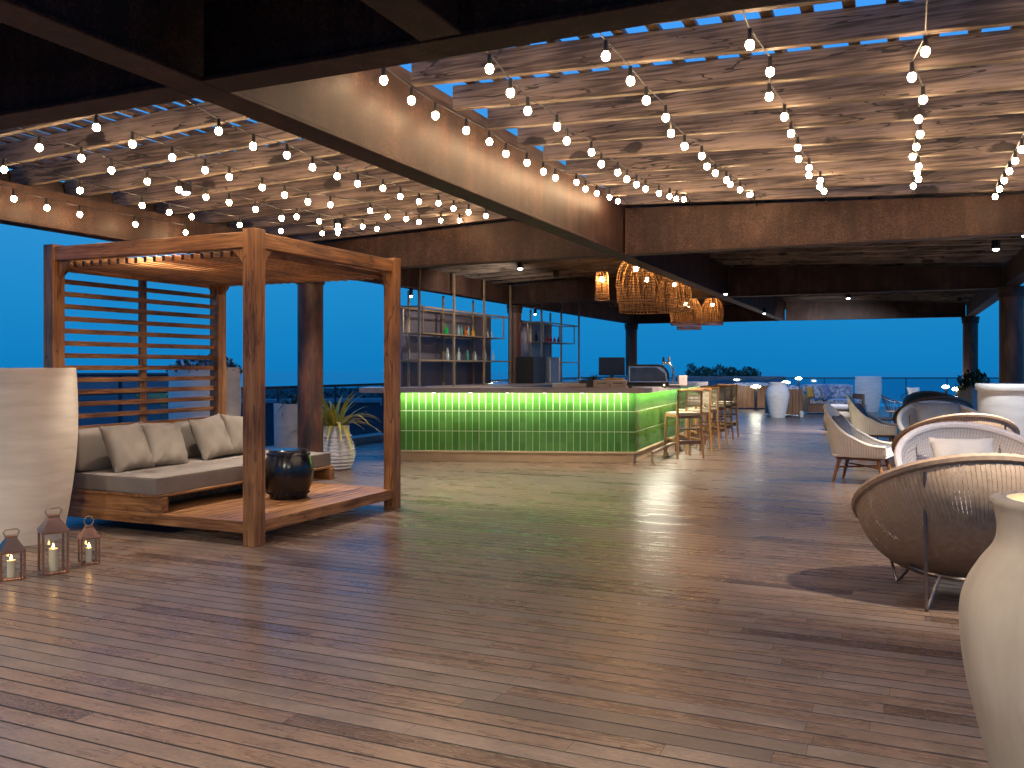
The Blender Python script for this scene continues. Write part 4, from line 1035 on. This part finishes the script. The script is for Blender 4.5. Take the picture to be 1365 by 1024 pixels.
pendant('low basket pendant lamp in the middle of the cluster', 914, 16.8, 43, 396, 433)
pendant('lowest and farthest basket pendant lamp of the cluster', 918, 18.2, 34, 400, 439)
pendant('rightmost basket pendant lamp of the cluster over the stools', 949, 19.2, 30, 397, 433)

# ================================================================== BAR STOOLS
def make_stool():
    t = thing('bar_stool', 'x', 'bar stool', (0, 0, 0), 0, 'teak bar stools along the green bar')
    hw = .2; L = .016
    pts = {}
    for sx in (-1, 1):
        # rear legs run up into the back (y = -.2); front legs at y = +.2
        b = MB(); b.tube([(sx*(hw+.02), -.235, 0), (sx*hw, -.20, .45), (sx*hw, -.19, .72), (sx*(hw-.005), -.225, 1.07)], [.017, .021, .021, .016], 6); b.build('leg', M_stoolwood, t, True, 30)
        b = MB(); b.tube([(sx*(hw+.02), .235, 0), (sx*hw, .20, .69)], [.016, .021], 6); b.build('leg', M_stoolwood, t, True, 30)
        b = MB(); b.box(sx*hw-.012, sx*hw+.012, -.19, .19, .63, .67, .003); b.box(sx*(hw+.008)-.011, sx*(hw+.008)+.011, -.19, .195, .27, .30, .003); b.build('side_rail', M_stoolwood, t)
    for y0, y1, z0, z1 in ((-.211, -.189, .62, .66), (.189, .211, .62, .66), (-.223, -.2, .225, .285), (.2, .223, .225, .285), (-.216, -.194, .44, .47)):
        b = MB(); b.box(-hw+.02, hw-.02, y0, y1, z0, z1, .003); b.build('cross_rail', M_stooldark, t)
    b = MB(); b.tube([(-hw-.02, -.222, 1.045), (0, -.232, 1.05), (hw+.02, -.222, 1.045)], .016, 8); b.build('top_rail', M_stoolwood, t, True)
    # woven seat, slightly sagging
    b = MB(); n = 10; vs = []; fs = []; uv = []
    for j in range(n+1):
        for i in range(n+1):
            x, y = -hw+.0+2*hw*i/n, -.2+.4*j/n; vs.append((x, y, .705 - .028*(1-(x/hw)**2)*(1-(y/.2)**2)))
    o = len(vs); vs += [(x, y, z-.03) for x, y, z in vs]
    for j in range(n):
        for i in range(n):
            a = j*(n+1)+i; q = (a, a+1, a+n+2, a+n+1); fs += [q, tuple(o+k for k in reversed(q))]
            u4 = [(i/n, j/n), ((i+1)/n, j/n), ((i+1)/n, (j+1)/n), (i/n, (j+1)/n)]; uv += [u4, u4[::-1]]
    rim = [i for i in range(n+1)] + [j*(n+1)+n for j in range(1, n+1)] + [n*(n+1)+i for i in range(n-1, -1, -1)] + [j*(n+1) for j in range(n-1, 0, -1)]
    for k in range(len(rim)):
        a, c = rim[k], rim[(k+1) % len(rim)]; fs.append((a, o+a, o+c, c)); uv.append([(0, 0)]*4)
    b.add(vs, fs, uv); b.build('seat', M_cord_w, t, True, 40)
    # cord back
    b = MB()
    for i in range(11):
        z = .80+.022*i; y = -.195-.03*(z-.72)/.35; b.tube([(-hw, y, z), (0, y-.012, z), (hw, y, z)], .0075, 4)
    for i in range(5):
        x = -hw+.06+.07*i; b.tube([(x, -.20, .79), (x, -.224, 1.04)], .005, 4)
    b.build('back_weave', M_cord_w, t)
    return t
stl = make_stool()
dv = Vector((-.22, .975)); srz = math.atan2(dv.y, dv.x) - PI/2
ORD = ['nearest the bar corner', 'second from the bar corner', 'third from the bar corner', 'fourth from the bar corner', 'fifth from the bar corner', 'farthest from the bar corner']
for i in range(6):
    rr = Vector((2.915+.327*i, 13.46+.85*i, 0)); cpt = rr - Vector((dv.y, -dv.x, 0))*.2 + Vector((dv.x, dv.y, 0))*.22
    lab = 'teak bar stool with woven seat and back, ' + ORD[i]
    a = srz + random.uniform(-.05, .05)
    if i == 0: stl.location = cpt; stl.rotation_euler = (0, 0, a); stl['label'] = lab
    else: dup(stl, cpt, a, lab)

# ================================================================== ROUND RATTAN CHAIRS
def make_round(outer, inner, name_label, seed, rimm=None):
    t = thing('round_rattan_chair', name_label, 'chair', (0, 0, 0), 0, 'round rattan chairs at the right')
    R, D, tilt = .62, .45, math.radians(31)
    A = Matrix.Translation((0, -.10, .19)) @ Matrix.Rotation(-tilt, 4, 'X')
    # bowl axis z, opening up; +y is the front (low side), back (-y) rises
    def P(a, s, off=0):          # s 0..1 from centre to rim
        r = (R-off)*math.sin(s*PI/2)**.82; z = D*(1-math.cos(s*PI/2))**1.02 + off*(1-s)
        return A @ Vector((r*math.cos(a), r*math.sin(a), z))
    n, m = 150, 12
    for nm, mt, off, w0 in (('outer_weave', outer, 0, .92), ('inner_weave', inner, .016, .90)):
        b = MB()
        for i in range(n):
            a0 = 2*PI*i/n; da = 2*PI/n*w0
            vs = []
            for k in range(m+1):
                s = .16 + .84*k/m; dd = da*(1.0 if s > .45 else 1.6)
                vs += [P(a0-dd/2, s, off), P(a0+dd/2, s, off)]
            b.add(vs, [(2*k, 2*k+1, 2*k+3, 2*k+2) for k in range(m)])
        for k in range(16):
            s = .3+.68*k/16; b.tube([P(2*PI*q/60, s, off+.006) for q in range(60)], .0028, 3, True)
        vs = [P(0, 0, off)] + [P(2*PI*q/48, .2, off) for q in range(48)]; b.add(vs, [(0, 1+q, 1+(q+1) % 48) for q in range(48)])
        vs = [P(2*PI*q/48, s_, off) for s_ in (.19, .34) for q in range(48)]; b.add(vs, [(q, (q+1) % 48, 48+(q+1) % 48, 48+q) for q in range(48)])
        b.build(nm, mt, t, True, 70, fix=False)
    # wrapped rim
    b = MB(); k = 144
    b.tube([P(2*PI*q/k, 1.0, .004) for q in range(k)], [.029 if q % 2 else .032 for q in range(k)], 8, True); b.build('rim', rimm or outer, t, True)
    # base ring and hairpin legs
    b = MB(); b.tube([(.33*math.cos(2*PI*q/40), .33*math.sin(2*PI*q/40),   .185) for q in range(40)], .011, 8, True); b.build('base_ring', M_rod, t, True)
    for a in (PI*.25, PI*.75, PI*1.25, PI*1.75):
        d = Vector((math.cos(a), math.sin(a), 0)); f = d*.47
        topo = P(a + (.20 if math.sin(2*a) > 0 else -.20), .93, -.012); inn = d*.33 + Vector((0, 0, .185))
        b = MB(); b.tube([topo, f*1.02 + Vector((0, 0, .03)), f*1.005 + Vector((0, 0, .009)), f*.985 + Vector((0, 0, .02)), inn], .0095, 8); b.build('leg', M_rod, t, True)
    # seat cushion
    b = MB(); b.lathe([(0, .0), (.20, .0), (.30, .03), (.335, .075), (.30, .115), (.18, .135), (0, .14)], 40, (0, .02, 0), A @ Matrix.Translation((0, 0, .075))); b.build('seat_cushion', M_cushw, t, True, 60)
    return t
ra = make_round(M_tan, M_wht, 'nearest tan round rattan chair seen from behind, on thin steel hairpin legs', 1)
def place(o, px, Y, rz): o.location = AT(px, Y); o.rotation_euler = (0, 0, rz)
place(ra, 1292, 5.30, math.radians(-10))
rc = make_round(M_tan, M_wht, 'round rattan chair facing the camera with a cream pillow on its white inside', 2, M_wht); place(rc, 1296, 7.35, math.radians(172))
dup(ra, AT(1277, 9.6), math.radians(-8), 'tan round rattan chair back showing just above the cream pillow chair')
dup(rc, AT(1257, 12.3), math.radians(174), 'round rattan chair facing the camera with a wide grey pillow')
rb = make_round(M_brownr, M_brownr, 'dark brown openwork round chair behind the grey pillow chair', 3)
place(rb, 1246, 15.2, math.radians(-8))
dup(rb, AT(1246, 17.6), math.radians(175), 'farthest dark brown openwork round chair, only its rim showing')
pillow('throw_pillow', 'cream pillow resting in the round rattan chair facing the camera', AT(1286, 7.34, .62), (math.radians(62), 0, math.radians(-6)), M_cushw, .42, .16, 11, t2=1.25)
pillow('throw_pillow', 'wide grey pillow resting in the farther round rattan chair', AT(1252, 12.4, .68), (math.radians(62), 0, math.radians(-4)), M_cushg2 if False else mat_plain('mid_grey_fabric', (.27, .25, .25), None, 5, .9), .5, .16, 12, t2=1.3)

# ================================================================== WICKER ARMCHAIRS
def make_wicker(label):
    t = thing('wicker_armchair', label, 'armchair', (0, 0, 0), 0, 'white wicker armchairs')
    # faces +x; plan: rounded U around the back (-x)
    prof = []; n = 48
    for i in range(n+1):
        s = -1 + 2*i/n; a = s*PI*.5; 
        e = abs(s)
        # super-ellipse U: from front-left tip to back to front-right tip
        if e > .62:
            k = (e-.62)/.38; x = -.02 + .40*k; y = math.copysign(.345 - .01*k, s)
        else:
            a = s/.62*PI/2; x = -.02 - .36*math.cos(a)**.8 if math.cos(a) > 0 else -.02; y = .345*math.copysign(abs(math.sin(a))**.75, s)
        h = .47 + .46*(max(0, 1-e/.98))**1.15 if e < .98 else .47
        h = .455 + .475*max(0, math.cos(min(1, e)*PI/2))**2.7
        lean = .16*(h-.33)
        prof.append((x, y, h, lean))
    b = MB(); m = 10; th = .028
    def ring(o):
        vs = []
        for x, y, h, ln in prof:
            l = math.hypot(x, y) or 1; ox, oy = x/l, y/l
            for j in range(m+1):
                s = j/m; z = .325+(h-.325)*s; k = (ln*s**1.3)*.62 - .05*(1-s)**2
                wx = 1.0 if x < 0 else .25
                vs.append((x+ox*(k*wx-o), y+oy*(k*.35-o), z))
        return vs
    vo, vi = ring(0), ring(th); O = len(vo); fs = []; uv = []
    for i in range(n):
        for j in range(m):
            a = i*(m+1)+j; q = (a, a+m+1, a+m+2, a+1); fs += [q, tuple(O+k for k in reversed(q))]
            u4 = [(i/n, j/m), ((i+1)/n, j/m), ((i+1)/n, (j+1)/m), (i/n, (j+1)/m)]; uv += [u4, u4[::-1]]
        a = i*(m+1)+m; fs.append((a, a+m+1, O+a+m+1, O+a)); uv.append([(i/n, 0), ((i+1)/n, 0), ((i+1)/n, .05), (i/n, .05)])
    for i in (0, n):
        for j in range(m):
            a = i*(m+1)+j; fs.append((a, a+1, O+a+1, O+a)); uv.append([(0, 0)]*4)
    b.add(vo+vi, fs, uv); b.build('shell', M_wicker, t, True, 50)
    b = MB(); pts = [Vector(vo[i*(m+1)+m])*.5 + Vector(vi[i*(m+1)+m])*.5 for i in range(n+1)]; b.tube(pts, .021, 8); b.build('rolled_edge', M_wicker, t, True)
    b = MB(); b.box(-.27, .375, -.30, .30, .318, .345, .008); b.box(.35, .378, -.30, .30, .345, .43, .008); b.build('seat_deck', M_wicker, t)
    b = MB(); b.bm(cushion(.50, .48, .10, .03, 8, .012, 2), Matrix.Translation((.10, 0, .347))); b.build('seat_cushion', M_cushg, t, True, 60)
    b = MB()
    b.box(-.24, .30, -.26, .26, .285, .317, .004); b.build('frame', M_teak_x, t)
    for sx, sy in ((-1, -1), (-1, 1), (1, -1), (1, 1)):
        x, y = (-.20 if sx < 0 else .27), sy*.24
        b = MB(); b.tube([(x, y, .285), (x+sx*.075, y+sy*.03, 0)], [.028, .016], 8); b.build('leg', M_teak_z, t, True)
    b = MB(); b.tube([(-.24, -.26, .19), (.29, .26, .19)], .012, 6); b.tube([(-.24, .26, .20), (.29, -.26, .20)], .012, 6); b.build('stretcher', M_teak_x, t)
    return t
wa = make_wicker('nearer white wicker armchair on dark teak legs with a grey back cushion')
wa.location = AT(1146, 10.75); wa.rotation_euler = (0, 0, math.radians(-34)); wa.scale = (.95, .95, 1)
wb = dup(wa, AT(1165, 14.3), math.radians(-28), 'farther white wicker armchair beyond its twin')
def back_cush(ch, lb, seed):
    a = ch.rotation_euler.z; loc = ch.location + Vector((math.cos(a)*-.19, math.sin(a)*-.19, .63))
    o = pillow('back_pillow', lb, loc, (0, 0, 0), M_cushg, .40, .13, seed)
    o.rotation_euler = (Matrix.Rotation(a, 3, 'Z') @ Matrix.Rotation(math.radians(64), 3, 'Y') @ Matrix.Rotation(PI/2, 3, 'Z')).to_euler()
back_cush(wa, 'dark grey pillow leaning in the nearer white wicker armchair', 21); back_cush(wb, 'dark grey pillow leaning in the farther white wicker armchair', 22)

# ================================================================== FAR SEATING, LAMPS, PLANTERS
def slat_box(b, x0, x1, y0, y1, z0, z1, n, axis='x'):
    for i in range(n):
        if axis == 'x': b.box(x0+(x1-x0)*i/n+.004, x0+(x1-x0)*(i+1)/n-.004, y0, y1, z0, z1)
        else: b.box(x0, x1, y0+(y1-y0)*i/n+.004, y0+(y1-y0)*(i+1)/n-.004, z0, z1)
def sofa(label, loc, rz, w, back_side, seat_cols=(M_cushbl,)):
    t = thing('slatted_sofa', label, 'sofa', loc, rz, 'slatted wooden sofas at the far end')
    b = MB(); slat_box(b, 0, w, 0, .05, .05, .78, max(6, int(w/.09))); b.build('back_panel', M_teakseat, t)
    b = MB(); slat_box(b, 0, .05, .051, .95, .05, .60, 9, 'y'); b.build('arm_panel', M_teakseat, t)
    b = MB(); slat_box(b, w-.05, w, .051, .95, .05, .60, 9, 'y'); b.build('arm_panel', M_teakseat, t)
    b = MB(); b.box(.051, w-.051, .051, .93, .05, .30); b.build('base', M_teakseat, t)
    b = MB(); b.bm(cushion(w-.11, .85, .15, .03, 8, .015, 5), Matrix.Translation((w/2, .50, .301))); b.build('seat_cushion', M_cushbl, t, True, 60)
    b = MB(); b.bm(cushion(w-.12, .2, .42, .05, 8, .02, 6), Matrix.Translation((w/2, .16, .455))); b.build('back_cushion', M_cushbl, t, True, 60)
    return t
sofa('slatted sofa turned away from the camera just right of the farthest bar stool', G(976, 545.5), 0.02, 1.35, 0)
sofa('slatted sofa end behind the white necked jar', G(1033, 555.5), 0.02, .78, 0)
t = sofa('slatted sofa facing the camera with blue patterned cushions and pillows', AT(1135, 27.2), PI+.02, 1.7, 0)
pillow('scatter_pillow', 'ochre pillow on the blue patterned sofa', AT(1082, 26.2, .66), (math.radians(70), 0, 0), M_cusho, .36, .14, 31)
pillow('scatter_pillow', 'pale blue patterned pillow on the sofa beside the ochre one', AT(1091, 26.1, .68), (math.radians(72), .1, .6), M_cushbl, .46, .15, 32)
pillow('scatter_pillow', 'darker blue patterned pillow at the right of the pale one on the sofa', AT(1100, 26.1, .68), (math.radians(72), -.1, .7), mat_plain('navy_pattern_fabric', (.30, .34, .45), (.04, .06, .14), 20, .9), .46, .15, 33)
t = thing('floor_pouf', 'low tan pouf behind the farther wicker armchair', 'pouf', AT(1116, 19.5)); b = MB(); b.lathe([(0, 0), (.24, 0), (.30, .08), (.31, .25), (.27, .42), (0, .45)], 28); b.build('body', M_fabric, t, True)
b = MB(); b.bm(cushion(.42, .42, .12, .04, 8, .02, 4)); o = b.build('top_cushion', M_cushg, t, True); o.location = (0, 0, .452)
t = thing('floor_pouf', 'second tan pouf leaning beside the first behind the armchairs', 'pouf', AT(1130, 18.6)); b = MB(); b.lathe([(0, 0), (.20, 0), (.26, .08), (.26, .25), (.22, .36), (0, .38)], 28); b.build('body', M_fabric, t, True)
# coffee table between the wicker chairs and railing
t = thing('low_table', 'low round table with a grey top beyond the farther wicker armchair', 'table', AT(1172, 17.5)); b = MB(); b.cyl((0, 0, .36), .42, .03, 32); b.build('top', M_cushg, t)
for a in (0, 2.1, 4.2):
    b = MB(); b.tube([(.3*math.cos(a), .3*math.sin(a), .36), (.36*math.cos(a), .36*math.sin(a), 0)], .015, 6); b.build('leg', M_black, t)
# slim lamp on a post, table lamps
def post_lamp(label, loc, h, r=.09, post=.03):
    t = thing('outdoor_lamp', label, 'lamp', loc, 0, 'small glowing lamps at the far end')
    b = MB(); b.lathe([(0, 0), (.09, 0), (.09, .02), (post, .03), (post, h), (0, h)], 16); b.build('post', M_black, t, True)
    b = MB(); b.lathe([(0, h), (r*.9, h+.01), (r, h+.04), (r*.7, h+.07), (0, h+.08)], 20); b.build('lamp_head', M_lamp_far, t, True)
    return t
M_lamp_far = mat_emit('far_lamp', (1.0, .93, .66), 55)
post_lamp('glowing lamp on a dark post right of the bar stools', G(1007, 547), .74, .15, .05)
M_lamp_far = mat_emit('far_lamp_small', (1.0, .93, .75), 40)
post_lamp('small glowing lamp above the white necked jar', AT(1047, 30.2), .85, .14)
post_lamp('tiny glowing lamp just right of the one over the white jar', AT(1064, 31.5), .97, .11)
post_lamp('glowing lamp beside the grey square planter', AT(1275, 20.5), .86, .10)
post_lamp('fainter glowing lamp left of the one by the grey planter', AT(1260, 27.5), .76, .10)
# small candle jar on the floor
t = thing('candle_jar', 'small white candle jar on the floor before the far sofa', 'candle jar', G(1068, 556.5)); b = MB(); b.lathe([(0, 0), (.07, 0), (.08, .1), (.07, .22), (0, .22)], 16); b.build('jar', M_glass, t, True)
b = MB(); b.cyl((0, 0, .01), .05, .17, 14); b.build('wax', M_white, t)
# table with dark wood edge near the glowing lamp on the right
t = thing('side_table', 'dark wooden side table beside the grey square planter', 'table', AT(1272, 19.6), .1)
b = MB(); b.box(-.35, .35, -.3, .3, .70, .75, .004); b.build('top', M_teakseat, t)
for sx in (-1, 1):
    for sy in (-1, 1):
        b = MB(); b.box(sx*.31-.025, sx*.31+.025, sy*.26-.025, sy*.26+.025, 0, .699); b.build('leg', M_teakseat, t)
# wire garden chair
def wire_chair(label, loc, rz):
    t = thing('wire_chair', label, 'chair', loc, rz, 'black wire chairs at the far right')
    n = 15; b = MB()
    def top(a): return Vector((.33*math.sin(a), -.30*math.cos(a), .80 - .20*(abs(a)/1.9)))
    def low(a): return Vector((.19*math.sin(a), -.16*math.cos(a), .42))
    A = [-1.9+3.8*i/(n-1) for i in range(n)]
    for a in A: b.tube([low(a), (low(a)+top(a))/2 + Vector((0, 0, -.03)), top(a)], .006, 5)
    b.tube([top(a) for a in A], .011, 6); b.build('wire_back', M_black, t, True)
    b = MB(); b.lathe([(0, .41), (.2, .41), (.21, .425), (.2, .44), (0, .44)], 24); b.build('seat', M_brownr, t, True)
    for a in (.7, 2.4, 3.9, 5.5):
        b = MB(); b.tube([(.15*math.cos(a), .15*math.sin(a), .41), (.25*math.cos(a), .25*math.sin(a), 0)], .009, 6); b.build('leg', M_black, t)
    return t
w1 = wire_chair('black wire chair in front of the sea railing left of the round chairs', AT(1194, 19.4), math.radians(-120))
w2 = dup(w1, AT(1219, 23.0), math.radians(150), 'farther wire chair holding a white cushion')
pillow('scatter_pillow', 'white cushion propped in the farther wire chair', AT(1219, 22.9, .70), (math.radians(68), 0, .3), M_cushw, .40, .14, 41)

# planter wall with a long hedge at the far left of the view end
t = thing('planter_wall', 'long pale planter wall beyond the bar carrying a dark hedge', 'planter', AT(905, 34.6), 0)
b = MB(); b.box(0, 4.2, 0, .8, .0, 1.05, .01); b.build('body', mat_plain('blue_grey_render', (.20, .24, .28), (.16, .19, .23), 3, .8), t)
rnd = random.Random(4); b = MB()
for i in range(2600):
    x = rnd.uniform(0, 1); env = (.55 + .45*math.sin(9*x+1)*math.sin(23*x+.4)*.5 + .2*(1-x)) * (1 if .02 < x < .97 else .5)
    z = rnd.uniform(-.1, 1)*.52*env; p = Vector((.35+3.6*x*.8+rnd.uniform(-.06, .06), .4+rnd.uniform(-.42, .42)*max(.2, 1-z), 1.06+max(0, z)))
    s = rnd.uniform(.05, .14); R = Matrix.Rotation(rnd.uniform(0, 6.3), 3, 'Z') @ Matrix.Rotation(rnd.uniform(-1.3, 1.3), 3, 'X')
    q = [R @ Vector(c)*s for c in ((0, -.5, 0), (.26, 0, .06), (0, .6, 0), (-.26, 0, .06))]; b.add([p+c for c in q], [(0, 1, 2, 3)])
o = b.build('hedge', M_leaf, None, fix=False); o.location = AT(905, 34.6); tag(o, 'dark clipped hedge on top of the far planter wall', 'hedge')

# ---- below and beyond the terrace on the left
t = thing('rooftop_unit', 'blue grey panelled rooftop unit behind the slatted daybed screen', 'rooftop unit', AT(160, 15.2, 0), math.radians(6))
b = MB(); M_unit = mat_plain('blue_grey_panel', (.16, .19, .22), (.12, .145, .17), 2, .5)
b.box(-.86, .86, 0, 1.2, -.4, 1.26, .01); b.build('casing', M_unit, t)
b = MB(); b.box(-.9, .9, -.05, 1.25, 1.262, 1.305, .006); b.build('lid', mat_plain('dark_blue_metal', (.05, .07, .09), None, 4, .4), t)
b = MB(); b.box(-.87, .87, -.03, -.005, .78, .84); b.build('handle_bar', M_rail_metal, t)
for x in (-.84, .0, .84):
    b = MB(); b.box(x-.03, x+.03, -.014, -.002, 0, 1.25); b.build('corner_post', M_black, t)
for x in (-.42, .42):
    b = MB(); b.box(x-.36, x+.36, -.012, -.003, .08, .70, .002); b.build('door', M_unit, t)
# lower building wall with a pale coping, a hut, and a treeline
t = thing('boundary_wall', 'dark lower wall with a pale coping seen through the glass railing', 'wall', (-30, 33, -4.6), math.radians(8))
b = MB(); b.box(0, 29, 0, .4, 0, 4.55); b.build('wall', mat_plain('dark_teal_render', (.035, .06, .075), (.025, .045, .058), 1.5, .8), t)
b = MB(); b.box(-.1, 29.1, -.1, .5, 4.552, 4.70); b.build('coping', mat_plain('pale_coping', (.40, .42, .44), None, 3, .7), t)
t = thing('utility_hut', 'small pale blue hut with a sloping roof beyond the glass railing beside the bar', 'hut', AT(521, 24, -2.0), 0)
b = MB(); b.box(-.2, 1.2, 0, 1.4, 0, 2.35); b.build('wall', mat_plain('pale_hut_wall', (.30, .36, .42), None, 3, .8), t)
b = MB(); b.hexa([(-.28, -.1, 2.36), (1.3, -.1, 2.25), (1.3, 1.5, 2.25), (-.28, 1.5, 2.36), (-.28, -.1, 2.44), (1.3, -.1, 2.33), (1.3, 1.5, 2.33), (-.28, 1.5, 2.44)]); b.build('roof', mat_plain('hut_roof', (.42, .47, .52), None, 3, .7), t)
rnd = random.Random(8); b = MB()
for i in range(5200):
    x = rnd.uniform(-70, -4); y = rnd.uniform(70, 84); env = 1.1 + .5*math.sin(x*.35)+.35*math.sin(x*.9+1) + .3*math.sin(x*2.1)
    z = -4.5 + rnd.uniform(0, 1)**.6*(3.1+env*.5); s = rnd.uniform(.2, .55)
    R = Matrix.Rotation(rnd.uniform(0, 6.3), 3, 'Z') @ Matrix.Rotation(rnd.uniform(-1.4, 1.4), 3, 'X')
    q = [R @ Vector(c)*s for c in ((0, -.5, 0), (.4, 0, .06), (0, .6, 0), (-.4, 0, .06))]; b.add([Vector((x, y, z))+c for c in q], [(0, 1, 2, 3)])
o = b.build('far_wood', mat_plain('far_teal_foliage', (.02, .075, .06), (.01, .04, .036), .4, .8), None, fix=False); tag(o, kind='stuff'); o['label'] = 'far dark wood of trees beyond the lower wall'; o['category'] = 'wood'
